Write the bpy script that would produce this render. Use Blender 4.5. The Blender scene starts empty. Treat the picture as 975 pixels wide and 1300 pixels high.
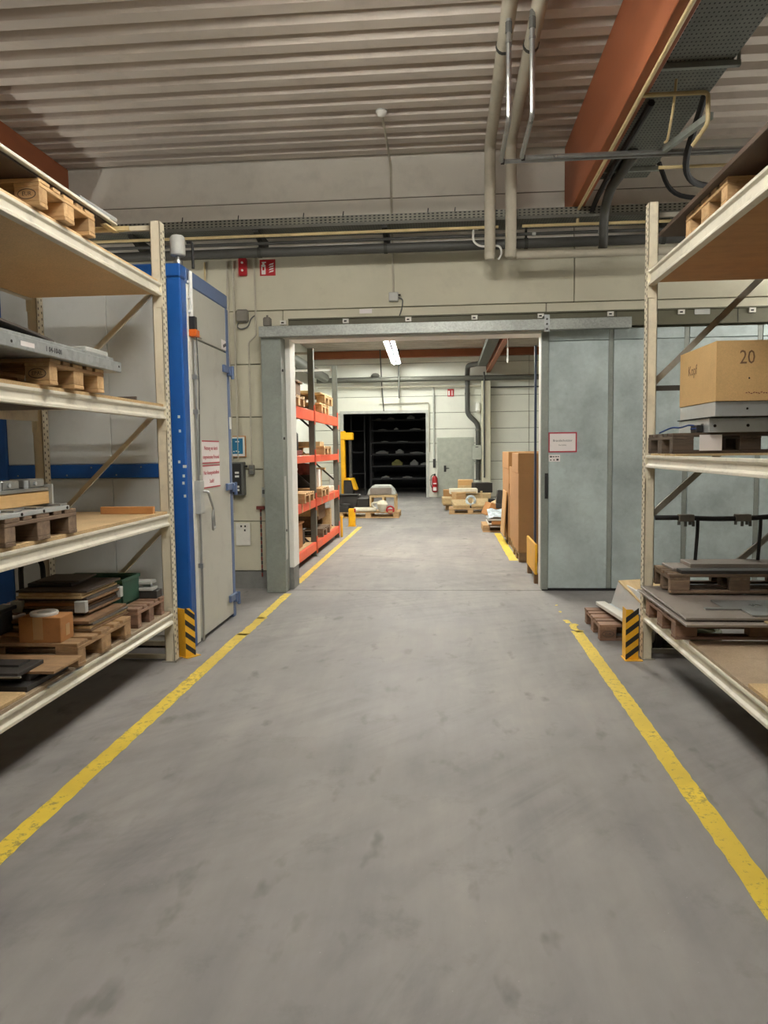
import bpy, bmesh, math, random
from mathutils import Vector, Matrix
random.seed(7)
SC = bpy.context.scene
COL = SC.collection
PI = math.pi

# ---------------------------------------------------------------- camera, world, exposure
YAW, PITCH, ROLL = math.radians(4.75), math.atan(79 / 970), 0.013
F = Vector((-math.sin(YAW) * math.cos(PITCH), math.cos(YAW) * math.cos(PITCH), -math.sin(PITCH)))
R0 = Vector((math.cos(YAW), math.sin(YAW), 0))
U0 = R0.cross(F)
R = R0 * math.cos(ROLL) - U0 * math.sin(ROLL)
U = U0 * math.cos(ROLL) + R0 * math.sin(ROLL)
cam_data = bpy.data.cameras.new('camera')
cam = bpy.data.objects.new('camera', cam_data)
COL.objects.link(cam)
cam.matrix_world = Matrix(((R.x, U.x, -F.x, 0), (R.y, U.y, -F.y, 0), (R.z, U.z, -F.z, 1.7), (0, 0, 0, 1)))
cam_data.sensor_fit = 'HORIZONTAL'
cam_data.sensor_width = 36
cam_data.lens = 970 / 975 * 36
cam_data.clip_end = 200
SC.camera = cam
world = bpy.data.worlds.new('world')
SC.world = world
world.use_nodes = True
world.node_tree.nodes['Background'].inputs[0].default_value = (0.9, 0.95, 1, 1)
world.node_tree.nodes['Background'].inputs[1].default_value = 0.05
vs = SC.view_settings
vs.view_transform = 'Standard'
vs.look = 'None'
vs.gamma = 1
vs.use_curve_mapping = False
vs.exposure = 1.9
NEAR_LAMP = 50.0          # emission of the tubes in the near hall
MID_LAMP = 105.0           # tubes just behind the lintel
FILL_LAMP = 20.0          # added unseen tubes that brighten the roof sheet
FAR_LAMP = 44.0           # emission of the tubes in the hall behind the door
WARM = (1.0, 0.96, 0.89)
COOL = (0.99, 1.0, 0.92)
try:
    SC.cycles.max_bounces = 8
    SC.cycles.diffuse_bounces = 5
    SC.cycles.glossy_bounces = 3
    SC.cycles.caustics_reflective = False
    SC.cycles.caustics_refractive = False
    SC.cycles.sample_clamp_indirect = 6
    SC.cycles.use_denoising = True
except Exception:
    pass

# ---------------------------------------------------------------- materials
MATS = {}

def srgb(r, g, b):
    f = lambda c: (c / 255 / 12.92) if c / 255 <= 0.04045 else ((c / 255 + 0.055) / 1.055) ** 2.4
    return (f(r), f(g), f(b), 1)

class NT:
    def __init__(self, name):
        self.m = bpy.data.materials.new(name)
        self.m.use_nodes = True
        self.t = self.m.node_tree
        self.b = self.t.nodes['Principled BSDF']
    def n(self, kind, **kw):
        x = self.t.nodes.new(kind)
        for k, v in kw.items():
            setattr(x, k, v)
        return x
    def l(self, a, b):
        self.t.links.new(a, b)
    def coord(self, scale=(1, 1, 1), jitter=True):
        tc = self.n('ShaderNodeTexCoord')
        mp = self.n('ShaderNodeMapping')
        mp.inputs['Scale'].default_value = scale
        self.l(tc.outputs['Object'], mp.inputs['Vector'])
        if jitter:
            oi = self.n('ShaderNodeObjectInfo')
            mu = self.n('ShaderNodeMath', operation='MULTIPLY')
            mu.inputs[1].default_value = 37.0
            self.l(oi.outputs['Random'], mu.inputs[0])
            cb = self.n('ShaderNodeCombineXYZ')
            for i in range(3):
                self.l(mu.outputs[0], cb.inputs[i])
            self.l(cb.outputs[0], mp.inputs['Location'])
        return mp.outputs['Vector']
    def noise(self, vec, scale, detail=4, rough=0.55):
        x = self.n('ShaderNodeTexNoise')
        x.inputs['Scale'].default_value = scale
        x.inputs['Detail'].default_value = detail
        x.inputs['Roughness'].default_value = rough
        self.l(vec, x.inputs['Vector'])
        return x.outputs['Fac']
    def ramp(self, fac, stops):
        x = self.n('ShaderNodeValToRGB')
        e = x.color_ramp.elements
        while len(e) < len(stops):
            e.new(0.5)
        for i, (p, c) in enumerate(stops):
            e[i].position = p
            e[i].color = c if len(c) == 4 else (*c, 1)
        self.l(fac, x.inputs['Fac'])
        return x.outputs['Color']
    def mix(self, fac, a, b, blend='MIX'):
        x = self.n('ShaderNodeMix', data_type='RGBA', blend_type=blend)
        if isinstance(fac, (int, float)):
            x.inputs[0].default_value = fac
        else:
            self.l(fac, x.inputs[0])
        for s, v in ((6, a), (7, b)):
            if isinstance(v, tuple):
                x.inputs[s].default_value = v
            else:
                self.l(v, x.inputs[s])
        return x.outputs[2]
    def bump(self, h, strength=0.2, dist=0.01):
        x = self.n('ShaderNodeBump')
        x.inputs['Strength'].default_value = strength
        x.inputs['Distance'].default_value = dist
        self.l(h, x.inputs['Height'])
        self.l(x.outputs[0], self.b.inputs['Normal'])

def k(c, f):
    return (c[0] * f, c[1] * f, c[2] * f, 1)

def paint(name, rgb, rough=0.5, metal=0.0, var=0.18, scale=5.0, dirt=0.25, fine=60, stretch=(1, 1, 1), bump=0.05):
    """painted or coated surface with soft variation and grime"""
    t = NT(name)
    c = srgb(*rgb)
    v = t.coord(stretch)
    a = t.noise(v, scale, 5, 0.6)
    base = t.ramp(a, [(0.3, k(c, 1 - var)), (0.7, k(c, 1 + var * 0.5))])
    d = t.noise(v, scale * 2.7, 6, 0.7)
    dm = t.ramp(d, [(0.52, (0, 0, 0, 1)), (0.72, (dirt, dirt, dirt, 1))])
    base = t.mix(dm, base, k((c[0] * 0.5 + 0.03, c[1] * 0.5 + 0.026, c[2] * 0.5 + 0.02), 0.7))
    t.l(base, t.b.inputs['Base Color'])
    t.b.inputs['Metallic'].default_value = metal
    rr = t.ramp(a, [(0.2, (rough - 0.08,) * 3 + (1,)), (0.8, (min(1, rough + 0.1),) * 3 + (1,))])
    t.l(rr, t.b.inputs['Roughness'])
    if bump:
        t.bump(t.noise(v, fine, 3), bump, 0.004)
    MATS[name] = t.m
    return t.m

def wood(name, c1, c2, axis=0, rough=0.75, grime=0.3, grain=26.0):
    """sawn timber, grain along the given local axis, tone varies per piece"""
    t = NT(name)
    st = [1, 1, 1]
    st[axis] = 0.08
    v = t.coord(tuple(st))
    g = t.noise(v, grain, 6, 0.7)
    base = t.ramp(g, [(0.25, srgb(*c1)), (0.75, srgb(*c2))])
    oi = t.n('ShaderNodeObjectInfo')
    rv = t.ramp(oi.outputs['Random'], [(0, (0.72, 0.70, 0.68, 1)), (1, (1.06, 1.05, 1.03, 1))])
    base = t.mix(1.0, base, rv, 'MULTIPLY')
    v2 = t.coord((1, 1, 1))
    d = t.noise(v2, 7, 5, 0.65)
    dm = t.ramp(d, [(0.48, (0, 0, 0, 1)), (0.75, (grime,) * 3 + (1,))])
    base = t.mix(dm, base, (0.05, 0.04, 0.03, 1))
    t.l(base, t.b.inputs['Base Color'])
    t.b.inputs['Roughness'].default_value = rough
    t.bump(g, 0.25, 0.004)
    MATS[name] = t.m
    return t.m

def chip(name, rgb, rough=0.7, grime=0.3, flake=0.25):
    """chipboard: small flakes, grime"""
    t = NT(name)
    c = srgb(*rgb)
    v = t.coord()
    f = t.noise(v, 120, 3, 0.7)
    base = t.ramp(f, [(0.3, k(c, 1 - flake)), (0.7, k(c, 1 + flake * 0.4))])
    d = t.noise(v, 3.2, 6, 0.65)
    dm = t.ramp(d, [(0.45, (0, 0, 0, 1)), (0.78, (grime,) * 3 + (1,))])
    base = t.mix(dm, base, k(c, 0.35))
    t.l(base, t.b.inputs['Base Color'])
    t.b.inputs['Roughness'].default_value = rough
    t.bump(f, 0.08, 0.002)
    MATS[name] = t.m
    return t.m

def galv(name, rgb, rough=0.42, metal=0.75, scale=38, blotch=0.3, spangle=0.14):
    """zinc coated sheet: spangle cells and cloudy patches"""
    t = NT(name)
    c = srgb(*rgb)
    v = t.coord()
    vo = t.n('ShaderNodeTexVoronoi')
    vo.inputs['Scale'].default_value = scale
    t.l(v, vo.inputs['Vector'])
    sep = t.n('ShaderNodeSeparateColor')
    t.l(vo.outputs['Color'], sep.inputs[0])
    base = t.ramp(sep.outputs[0], [(0, k(c, 1 - spangle)), (1, k(c, 1 + spangle * 0.7))])
    n1 = t.noise(v, 1.6, 6, 0.65)
    cl = t.ramp(n1, [(0.3, (1 - blotch,) * 3 + (1,)), (0.65, (1.05, 1.06, 1.06, 1))])
    base = t.mix(1.0, base, cl, 'MULTIPLY')
    n2 = t.noise(v, 9, 6, 0.7)
    sp = t.ramp(n2, [(0.6, (0, 0, 0, 1)), (0.75, (0.35, 0.35, 0.35, 1))])
    base = t.mix(sp, base, k(c, 0.5))
    t.l(base, t.b.inputs['Base Color'])
    t.b.inputs['Metallic'].default_value = metal
    rr = t.ramp(n1, [(0.2, (rough - 0.1,) * 3 + (1,)), (0.8, (rough + 0.15,) * 3 + (1,))])
    t.l(rr, t.b.inputs['Roughness'])
    MATS[name] = t.m
    return t.m

def emit(name, rgb, strength):
    t = NT(name)
    t.b.inputs['Base Color'].default_value = (0.9, 0.9, 0.9, 1)
    t.b.inputs['Emission Color'].default_value = (*rgb, 1)
    t.b.inputs['Emission Strength'].default_value = strength
    MATS[name] = t.m
    return t.m

def holes(name, rgb, px, py, axes=(0, 1), fill=0.45):
    """perforated sheet metal: rows of dark punched slots"""
    t = NT(name)
    c = srgb(*rgb)
    tc = t.n('ShaderNodeTexCoord')
    sp = t.n('ShaderNodeSeparateXYZ')
    t.l(tc.outputs['Object'], sp.inputs[0])
    ms = []
    for ax, p in ((axes[0], px), (axes[1], py)):
        m1 = t.n('ShaderNodeMath', operation='MULTIPLY'); m1.inputs[1].default_value = 1 / p
        t.l(sp.outputs[ax], m1.inputs[0])
        m2 = t.n('ShaderNodeMath', operation='FRACT'); t.l(m1.outputs[0], m2.inputs[0])
        m3 = t.n('ShaderNodeMath', operation='LESS_THAN'); m3.inputs[1].default_value = fill
        t.l(m2.outputs[0], m3.inputs[0])
        ms.append(m3)
    mm = t.n('ShaderNodeMath', operation='MULTIPLY')
    t.l(ms[0].outputs[0], mm.inputs[0]); t.l(ms[1].outputs[0], mm.inputs[1])
    n1 = t.noise(t.coord(jitter=False), 6, 4)
    base = t.ramp(n1, [(0.3, k(c, 0.8)), (0.7, k(c, 1.1))])
    base = t.mix(mm.outputs[0], base, (0.012, 0.012, 0.011, 1))
    t.l(base, t.b.inputs['Base Color'])
    t.b.inputs['Metallic'].default_value = 0.35
    t.b.inputs['Roughness'].default_value = 0.55
    MATS[name] = t.m
    return t.m

def floor_mat():
    t = NT('floor_concrete')
    tc = t.n('ShaderNodeTexCoord')
    v = tc.outputs['Object']
    mp = t.n('ShaderNodeMapping'); mp.inputs['Scale'].default_value = (1.0, 0.16, 1.0)
    t.l(v, mp.inputs['Vector'])
    mp2 = t.n('ShaderNodeMapping'); mp2.inputs['Scale'].default_value = (0.16, 1.0, 1.0)
    t.l(v, mp2.inputs['Vector'])
    big = t.noise(v, 0.55, 6, 0.6)
    base = t.ramp(big, [(0.3, srgb(124, 121, 119)), (0.5, srgb(142, 139, 136)), (0.72, srgb(157, 153, 148))])
    st = t.noise(mp.outputs['Vector'], 3.2, 6, 0.62)
    base = t.mix(1.0, base, t.ramp(st, [(0.35, (0.84, 0.84, 0.86, 1)), (0.65, (1.05, 1.05, 1.04, 1))]), 'MULTIPLY')
    # sweeping tyre arcs: rings of noise about two turning centres
    for cx_, cy_, amp in ((4.2, 0.5, 0.86), (-3.4, 7.2, 0.9)):
        vd = t.n('ShaderNodeVectorMath', operation='DISTANCE')
        vd.inputs[1].default_value = (cx_, cy_, 0)
        t.l(v, vd.inputs[0])
        cb = t.n('ShaderNodeCombineXYZ')
        t.l(vd.outputs['Value'], cb.inputs[0])
        rn = t.noise(cb.outputs[0], 5.5, 6, 0.65)
        ms = t.ramp(t.noise(v, 0.8, 3), [(0.4, (0, 0, 0, 1)), (0.62, (1, 1, 1, 1))])
        arc = t.ramp(rn, [(0.4, (amp, amp, amp + 0.01, 1)), (0.56, (1.02, 1.02, 1.02, 1))])
        base = t.mix(ms, base, t.mix(1.0, base, arc, 'MULTIPLY'))
    sc = t.noise(v, 2.6, 7, 0.7)
    base = t.mix(t.ramp(sc, [(0.56, (0, 0, 0, 1)), (0.76, (0.42, 0.42, 0.42, 1))]), base, srgb(84, 82, 80))
    mp3 = t.n('ShaderNodeMapping'); mp3.inputs['Scale'].default_value = (1.0, 0.45, 1.0)
    mp3.inputs['Rotation'].default_value = (0, 0, 0.25)
    t.l(v, mp3.inputs['Vector'])
    sm = t.noise(mp3.outputs['Vector'], 6.5, 3, 0.5)
    base = t.mix(t.ramp(sm, [(0.62, (0, 0, 0, 1)), (0.74, (0.5, 0.5, 0.5, 1))]), base, srgb(84, 82, 80))
    wv = t.n('ShaderNodeTexNoise'); wv.inputs['Scale'].default_value = 90
    t.l(v, wv.inputs['Vector'])
    base = t.mix(t.ramp(wv.outputs['Fac'], [(0.76, (0, 0, 0, 1)), (0.80, (0.6, 0.6, 0.6, 1))]), base, srgb(215, 212, 205))
    t.l(base, t.b.inputs['Base Color'])
    t.l(t.ramp(big, [(0.2, (0.56,) * 3 + (1,)), (0.8, (0.74,) * 3 + (1,))]), t.b.inputs['Roughness'])
    t.b.inputs['Specular IOR Level'].default_value = 0.35
    t.bump(t.noise(v, 45, 4), 0.06, 0.003)
    MATS['floor'] = t.m

def yellow_mat():
    t = NT('yellow_floor_paint')
    v = t.coord()
    a = t.noise(v, 26, 6, 0.75)
    b = t.noise(v, 2.2, 3, 0.5)
    base = t.ramp(b, [(0.3, srgb(206, 178, 66)), (0.7, srgb(236, 208, 70))])
    sepn = t.n('ShaderNodeMath', operation='ADD')
    bb = t.ramp(b, [(0.45, (0, 0, 0, 1)), (0.8, (0.14, 0.14, 0.14, 1))])
    t.l(a, sepn.inputs[0]); t.l(bb, sepn.inputs[1])
    base = t.mix(t.ramp(sepn.outputs[0], [(0.575, (0, 0, 0, 1)), (0.66, (0.75, 0.75, 0.75, 1))]), base, srgb(128, 114, 76))
    t.l(base, t.b.inputs['Base Color'])
    t.b.inputs['Roughness'].default_value = 0.55
    MATS['yellow_line'] = t.m

floor_mat()
yellow_mat()
paint('wall_cream', (204, 200, 178), 0.8, var=0.08, scale=1.2, dirt=0.16)
paint('wall_grey', (224, 220, 208), 0.8, var=0.08, scale=1.0, dirt=0.2)
paint('wall_joint', (110, 106, 92), 0.9, dirt=0.1)
paint('wall_far', (226, 227, 216), 0.8, var=0.05, scale=1.0, dirt=0.1)
paint('wall_plain', (190, 186, 172), 0.85, var=0.08, scale=0.8, dirt=0.2)
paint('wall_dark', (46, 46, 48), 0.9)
paint('skirting', (128, 128, 124), 0.8)
paint('deck_sheet', (206, 196, 184), 0.62, var=0.1, scale=0.8, dirt=0.3)
paint('beam_red', (152, 88, 54), 0.6, var=0.16, scale=1.2, dirt=0.3, stretch=(1, 0.3, 1))
paint('cream_steel', (220, 211, 186), 0.5, var=0.08, scale=3, dirt=0.3)
paint('cream_beam', (226, 221, 204), 0.5, var=0.1, scale=2.5, dirt=0.4)
paint('grey_brace', (150, 146, 134), 0.5, metal=0.3, dirt=0.3)
paint('hole', (34, 30, 26), 0.9, dirt=0, bump=0)
paint('black_rubber', (26, 26, 26), 0.7, dirt=0.2)
paint('black_plastic', (34, 34, 34), 0.5, dirt=0.2)
paint('oven_blue', (22, 84, 158), 0.38, var=0.1, scale=2, dirt=0.18)
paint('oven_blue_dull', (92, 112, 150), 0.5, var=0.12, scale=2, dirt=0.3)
paint('oven_white', (206, 210, 208), 0.42, var=0.05, scale=1.2, dirt=0.14)
paint('oven_door', (186, 186, 176), 0.42, var=0.07, scale=1.5, dirt=0.25)
paint('white_paint', (226, 224, 214), 0.5, var=0.06, dirt=0.2)
paint('reveal_white', (246, 245, 238), 0.5, var=0.03, dirt=0.12)
paint('shaded_store_steel', (38, 38, 40), 0.6, metal=0.2)  # steel darkened to put the unlit store's shade into the colour
paint('white_plastic', (228, 228, 222), 0.4, var=0.03, dirt=0.1)
paint('paper', (236, 230, 228), 0.6, var=0.03, dirt=0.06)
paint('sign_red', (176, 44, 62), 0.5, var=0.05, dirt=0.05)
paint('ink_pink', (196, 92, 104), 0.6, var=0.05, dirt=0)
paint('ink_dark', (52, 48, 50), 0.7, var=0.05, dirt=0)
paint('fire_red', (170, 26, 34), 0.4, var=0.06, dirt=0.1)
paint('sign_blue', (22, 110, 150), 0.4, var=0.05, dirt=0.05)
paint('olive', (92, 90, 70), 0.6, var=0.1, dirt=0.3)
paint('grey_plastic', (120, 116, 106), 0.6)
paint('grey_panel', (96, 98, 94), 0.6)
paint('light_grey', (188, 190, 184), 0.5, dirt=0.15)
paint('conduit_cream', (206, 186, 138), 0.5, dirt=0.3)
paint('pipe_beige', (184, 178, 160), 0.55, var=0.12, scale=2, dirt=0.3)
paint('pipe_dark', (72, 72, 68), 0.55, dirt=0.3)
paint('tray_grey', (98, 98, 90), 0.6, metal=0.3, dirt=0.3)
paint('tray_dark', (58, 58, 53), 0.7, metal=0.2, dirt=0.3)
paint('steel', (170, 172, 170), 0.32, metal=0.85, dirt=0.25)
paint('steel_plate', (142, 133, 124), 0.5, metal=0.25, var=0.15, scale=2.5, dirt=0.3)
paint('steel_dark', (70, 68, 66), 0.5, metal=0.5, dirt=0.3)
paint('sheet_dark', (84, 76, 70), 0.55, var=0.15, scale=2, dirt=0.3)
paint('dark_panel', (44, 40, 37), 0.6, var=0.15, dirt=0.3)
paint('alu', (206, 212, 214), 0.35, metal=0.6, var=0.06, dirt=0.15)
paint('yellow_metal', (238, 180, 40), 0.45, var=0.08, dirt=0.25)
paint('yellow_bright', (240, 178, 10), 0.45, var=0.06, dirt=0.12)
paint('black_stripe', (40, 38, 34), 0.6, dirt=0.1)
paint('rack_orange', (232, 92, 58), 0.45, var=0.08, scale=2, dirt=0.2)
paint('rack_post_grey', (120, 124, 116), 0.45, metal=0.4, dirt=0.25)
paint('green_plastic', (52, 92, 74), 0.5, var=0.1, dirt=0.3)
paint('cardboard', (178, 134, 86), 0.8, var=0.07, scale=2, dirt=0.18)
paint('cardboard_light', (206, 166, 112), 0.8, var=0.07, scale=2, dirt=0.15)
paint('cardboard_box', (162, 112, 62), 0.8, var=0.15, scale=4, dirt=0.35)
paint('tape', (178, 142, 92), 0.35, dirt=0.1)
paint('hose_green', (86, 88, 60), 0.6)
paint('foam_white', (232, 226, 206), 0.8, dirt=0.1)
paint('film_blue', (198, 212, 218), 0.25, var=0.1, dirt=0.1)
paint('far_door', (168, 172, 160), 0.5, dirt=0.1)
paint('navy', (38, 54, 84), 0.5, dirt=0.2)
paint('orange_plastic', (226, 106, 26), 0.4, dirt=0.1)
paint('blue_cable', (40, 70, 130), 0.5, dirt=0.1)
paint('brown_red', (120, 50, 40), 0.6)
paint('dim_part', (104, 104, 102), 0.5, var=0.2)
paint('olive_part', (112, 108, 48), 0.6, var=0.2)
galv('galv_door', (186, 199, 197), 0.48, 0.1, 30, 0.4, 0.04)
galv('galv_rail', (168, 172, 166), 0.45, 0.5, 60, 0.35)
galv('galv_post', (146, 152, 144), 0.5, 0.1, 40, 0.25, 0.05)
galv('galv_slab', (172, 176, 176), 0.4, 0.55, 30, 0.2)
holes('perf_tray', (120, 118, 106), 0.05, 0.03, (0, 2), 0.5)
holes('perf_tray_bottom', (112, 114, 106), 0.03, 0.05, (0, 1), 0.36)
wood('pallet_light', (178, 138, 90), (226, 192, 144), 0)
wood('pallet_light_y', (178, 138, 90), (226, 192, 144), 1)
wood('pallet_mid', (140, 108, 76), (190, 156, 114), 0, grime=0.45)
wood('pallet_mid_y', (140, 108, 76), (190, 156, 114), 1, grime=0.45)
wood('pallet_old', (92, 76, 62), (150, 126, 102), 0, grime=0.5)
wood('pallet_old_y', (92, 76, 62), (150, 126, 102), 1, grime=0.5)
wood('pallet_red', (112, 84, 66), (168, 132, 108), 0, grime=0.45)
wood('pallet_red_y', (112, 84, 66), (168, 132, 108), 1, grime=0.45)
wood('pallet_dark', (60, 50, 42), (108, 92, 76), 0, grime=0.5)
wood('pallet_dark_y', (60, 50, 42), (108, 92, 76), 1, grime=0.5)
wood('beam_wood', (206, 162, 100), (238, 204, 146), 1, grime=0.12)
wood('board_tan', (168, 116, 66), (196, 142, 86), 0, grime=0.12)
wood('board_pale', (200, 172, 124), (230, 206, 160), 1, grime=0.2)
wood('board_brown', (110, 84, 58), (150, 116, 82), 1, grime=0.35)
wood('ply_under', (172, 128, 80), (200, 152, 98), 0, grime=0.2, grain=5)
chip('chip_under', (222, 188, 140), grime=0.15)
chip('chip_light', (204, 174, 128), grime=0.35)
chip('chip_worn', (170, 150, 124), grime=0.55)
chip('chip_box', (214, 178, 122), grime=0.25, flake=0.12)
chip('chip_dark', (74, 62, 52), grime=0.4)
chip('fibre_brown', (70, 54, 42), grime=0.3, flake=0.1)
emit('tube_near', WARM, NEAR_LAMP)
emit('tube_far', COOL, FAR_LAMP)
emit('tube_mid', (1.0, 0.97, 0.88), MID_LAMP)
emit('tube_fill', WARM, FILL_LAMP)

# ---------------------------------------------------------------- geometry helpers
class MB:
    def __init__(self):
        self.v = []
        self.f = []
    def add(self, vs, fs):
        o = len(self.v)
        self.v += [tuple(p) for p in vs]
        self.f += [tuple(i + o for i in q) for q in fs]
        return self
    def box(self, x0, x1, y0, y1, z0, z1):
        vs = [(x0, y0, z0), (x1, y0, z0), (x1, y1, z0), (x0, y1, z0), (x0, y0, z1), (x1, y0, z1), (x1, y1, z1), (x0, y1, z1)]
        return self.add(vs, [(3, 2, 1, 0), (4, 5, 6, 7), (0, 1, 5, 4), (1, 2, 6, 5), (2, 3, 7, 6), (3, 0, 4, 7)])
    def obox(self, c, s, rx=0, ry=0, rz=0):
        m = Matrix.Rotation(rz, 3, 'Z') @ Matrix.Rotation(ry, 3, 'Y') @ Matrix.Rotation(rx, 3, 'X')
        c = Vector(c)
        hx, hy, hz = s[0] / 2, s[1] / 2, s[2] / 2
        pts = [(-hx, -hy, -hz), (hx, -hy, -hz), (hx, hy, -hz), (-hx, hy, -hz), (-hx, -hy, hz), (hx, -hy, hz), (hx, hy, hz), (-hx, hy, hz)]
        return self.add([c + m @ Vector(p) for p in pts], [(3, 2, 1, 0), (4, 5, 6, 7), (0, 1, 5, 4), (1, 2, 6, 5), (2, 3, 7, 6), (3, 0, 4, 7)])
    def bar(self, a, b, w, h):
        """rectangular bar from a to b, w across (horizontal), h the other way"""
        a, b = Vector(a), Vector(b)
        d = (b - a).normalized()
        up = Vector((0, 0, 1)) if abs(d.z) < 0.95 else Vector((0, 1, 0))
        s = d.cross(up).normalized()
        u = s.cross(d)
        vs = [p + s * sx * w / 2 + u * su * h / 2 for p in (a, b) for sx, su in ((-1, -1), (1, -1), (1, 1), (-1, 1))]
        return self.add(vs, [(0, 1, 2, 3), (7, 6, 5, 4), (0, 4, 5, 1), (1, 5, 6, 2), (2, 6, 7, 3), (3, 7, 4, 0)])
    def prism(self, poly, axis, a0, a1):
        """poly of 2-D points in the two other axes (in xyz order), extruded along axis"""
        def mk(p, a):
            q = list(p)
            q.insert(axis, a)
            return q
        n = len(poly)
        vs = [mk(p, a0) for p in poly] + [mk(p, a1) for p in poly]
        fs = [tuple(range(n))[::-1], tuple(range(n, 2 * n))]
        fs += [(i, (i + 1) % n, n + (i + 1) % n, n + i) for i in range(n)]
        return self.add(vs, fs)
    def tube(self, pts, r, n=10):
        pts = [Vector(p) for p in pts]
        m = len(pts)
        ts = []
        for i in range(m):
            d = (pts[min(i + 1, m - 1)] - pts[max(i - 1, 0)])
            ts.append(d.normalized())
        ref = Vector((0, 0, 1)) if abs(ts[0].z) < 0.9 else Vector((1, 0, 0))
        nn = ts[0].cross(ref).normalized()
        vs = []
        for i in range(m):
            nn = (nn - ts[i] * nn.dot(ts[i])).normalized()
            bb = ts[i].cross(nn)
            rr = r[i] if isinstance(r, (list, tuple)) else r
            for j in range(n):
                a = 2 * PI * j / n
                vs.append(pts[i] + (nn * math.cos(a) + bb * math.sin(a)) * rr)
        fs = [(i * n + j, i * n + (j + 1) % n, (i + 1) * n + (j + 1) % n, (i + 1) * n + j) for i in range(m - 1) for j in range(n)]
        fs += [tuple(range(n))[::-1], tuple(range((m - 1) * n, m * n))]
        return self.add(vs, fs)
    def lathe(self, prof, c=(0, 0, 0), n=16):
        vs = []
        for r, z in prof:
            for j in range(n):
                a = 2 * PI * j / n
                vs.append((c[0] + r * math.cos(a), c[1] + r * math.sin(a), c[2] + z))
        m = len(prof)
        fs = [(i * n + j, i * n + (j + 1) % n, (i + 1) * n + (j + 1) % n, (i + 1) * n + j) for i in range(m - 1) for j in range(n)]
        fs += [tuple(range(n))[::-1], tuple(range((m - 1) * n, m * n))]
        return self.add(vs, fs)
    def mesh(self, name, mat, smooth=False):
        me = bpy.data.meshes.new(name)
        me.from_pydata(self.v, [], self.f)
        me.materials.append(MATS[mat])
        b = bmesh.new()
        b.from_mesh(me)
        bmesh.ops.recalc_face_normals(b, faces=b.faces)
        b.to_mesh(me)
        b.free()
        if smooth:
            me.shade_smooth()
            me.set_sharp_from_angle(angle=0.75)
        return me
    def build(self, name, mat, parent=None, bevel=0.0, smooth=False, kind=None, label=None):
        o = bpy.data.objects.new(name, self.mesh(name, mat, smooth))
        COL.objects.link(o)
        if parent is not None:
            o.parent = parent
        if bevel:
            add_bevel(o, bevel)
        if kind:
            o['kind'] = kind
        if label:
            o['label'] = label
        return o

def add_bevel(o, w):
    md = o.modifiers.new('bevel', 'BEVEL')
    md.width = w
    md.segments = 1
    md.limit_method = 'ANGLE'

def B(*a):
    return MB().box(*a)

def fillet(pts, rad, n=5):
    """round the corners of a polyline"""
    pts = [Vector(p) for p in pts]
    out = [pts[0]]
    for i in range(1, len(pts) - 1):
        a, b, c = pts[i - 1], pts[i], pts[i + 1]
        d1, d2 = (a - b), (c - b)
        r = min(rad, d1.length * 0.49, d2.length * 0.49)
        p, q = b + d1.normalized() * r, b + d2.normalized() * r
        for j in range(n + 1):
            t = j / n
            out.append((1 - t) ** 2 * p + 2 * t * (1 - t) * b + t * t * q)
    out.append(pts[-1])
    return out

def tag(o, label, cat, group=None, kind=None):
    o['label'] = label
    if cat:
        o['category'] = cat
    if group:
        o['group'] = group
    if kind:
        o['kind'] = kind
    return o

def thing(name, label, cat, loc=(0, 0, 0), rz=0, group=None, kind=None):
    o = bpy.data.objects.new(name, None)
    o.empty_display_size = 0.1
    COL.objects.link(o)
    o.location = loc
    o.rotation_euler = (0, 0, rz)
    return tag(o, label, cat, group, kind)

def link_mesh(name, me, parent, loc=(0, 0, 0), rot=(0, 0, 0), bevel=0):
    o = bpy.data.objects.new(name, me)
    COL.objects.link(o)
    o.parent = parent
    o.location = loc
    o.rotation_euler = rot
    if bevel:
        add_bevel(o, bevel)
    return o

def text(name, body, size, mat, parent, loc, rot, align='CENTER', depth=0.0005, xscale=1.0):
    """flat lettering as a mesh"""
    cu = bpy.data.curves.new(name, 'FONT')
    cu.body = body
    cu.size = size
    cu.align_x = align
    cu.align_y = 'CENTER'
    cu.extrude = depth
    cu.resolution_u = 2
    tmp = bpy.data.objects.new('tmp_text', cu)
    COL.objects.link(tmp)
    bpy.context.view_layer.update()
    dg = bpy.context.evaluated_depsgraph_get()
    me = bpy.data.meshes.new_from_object(tmp.evaluated_get(dg))
    bpy.data.objects.remove(tmp)
    me.materials.clear()
    me.materials.append(MATS[mat])
    me.name = name
    if xscale != 1.0:
        for v in me.vertices:
            v.co.x *= xscale
    o = bpy.data.objects.new(name, me)
    COL.objects.link(o)
    o.parent = parent
    o.location = loc
    o.rotation_euler = rot
    return o

FACE_CAM = (PI / 2, 0, 0)          # text that looks towards -Y
FACE_XP = (PI / 2, 0, PI / 2)      # text that looks towards +X
FACE_XM = (PI / 2, 0, -PI / 2)     # text that looks towards -X

# ================================================================ THE SETTING
def struct(o, label):
    o['kind'] = 'structure'
    o['label'] = label
    return o

fl = MB()
fl.box(-8, 8, -6, 9.13, -0.12, 0)
fl.box(-8, 8, 9.155, 27.0, -0.12, 0)
fl.box(-8, 8, 27.0, 34.2, -0.12, 0)
fl.box(-8, 8, 9.1, 9.2, -0.14, -0.025)
struct(fl.build('floor', 'floor'), 'worn grey concrete floor with scuffs and tyre marks')

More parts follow.
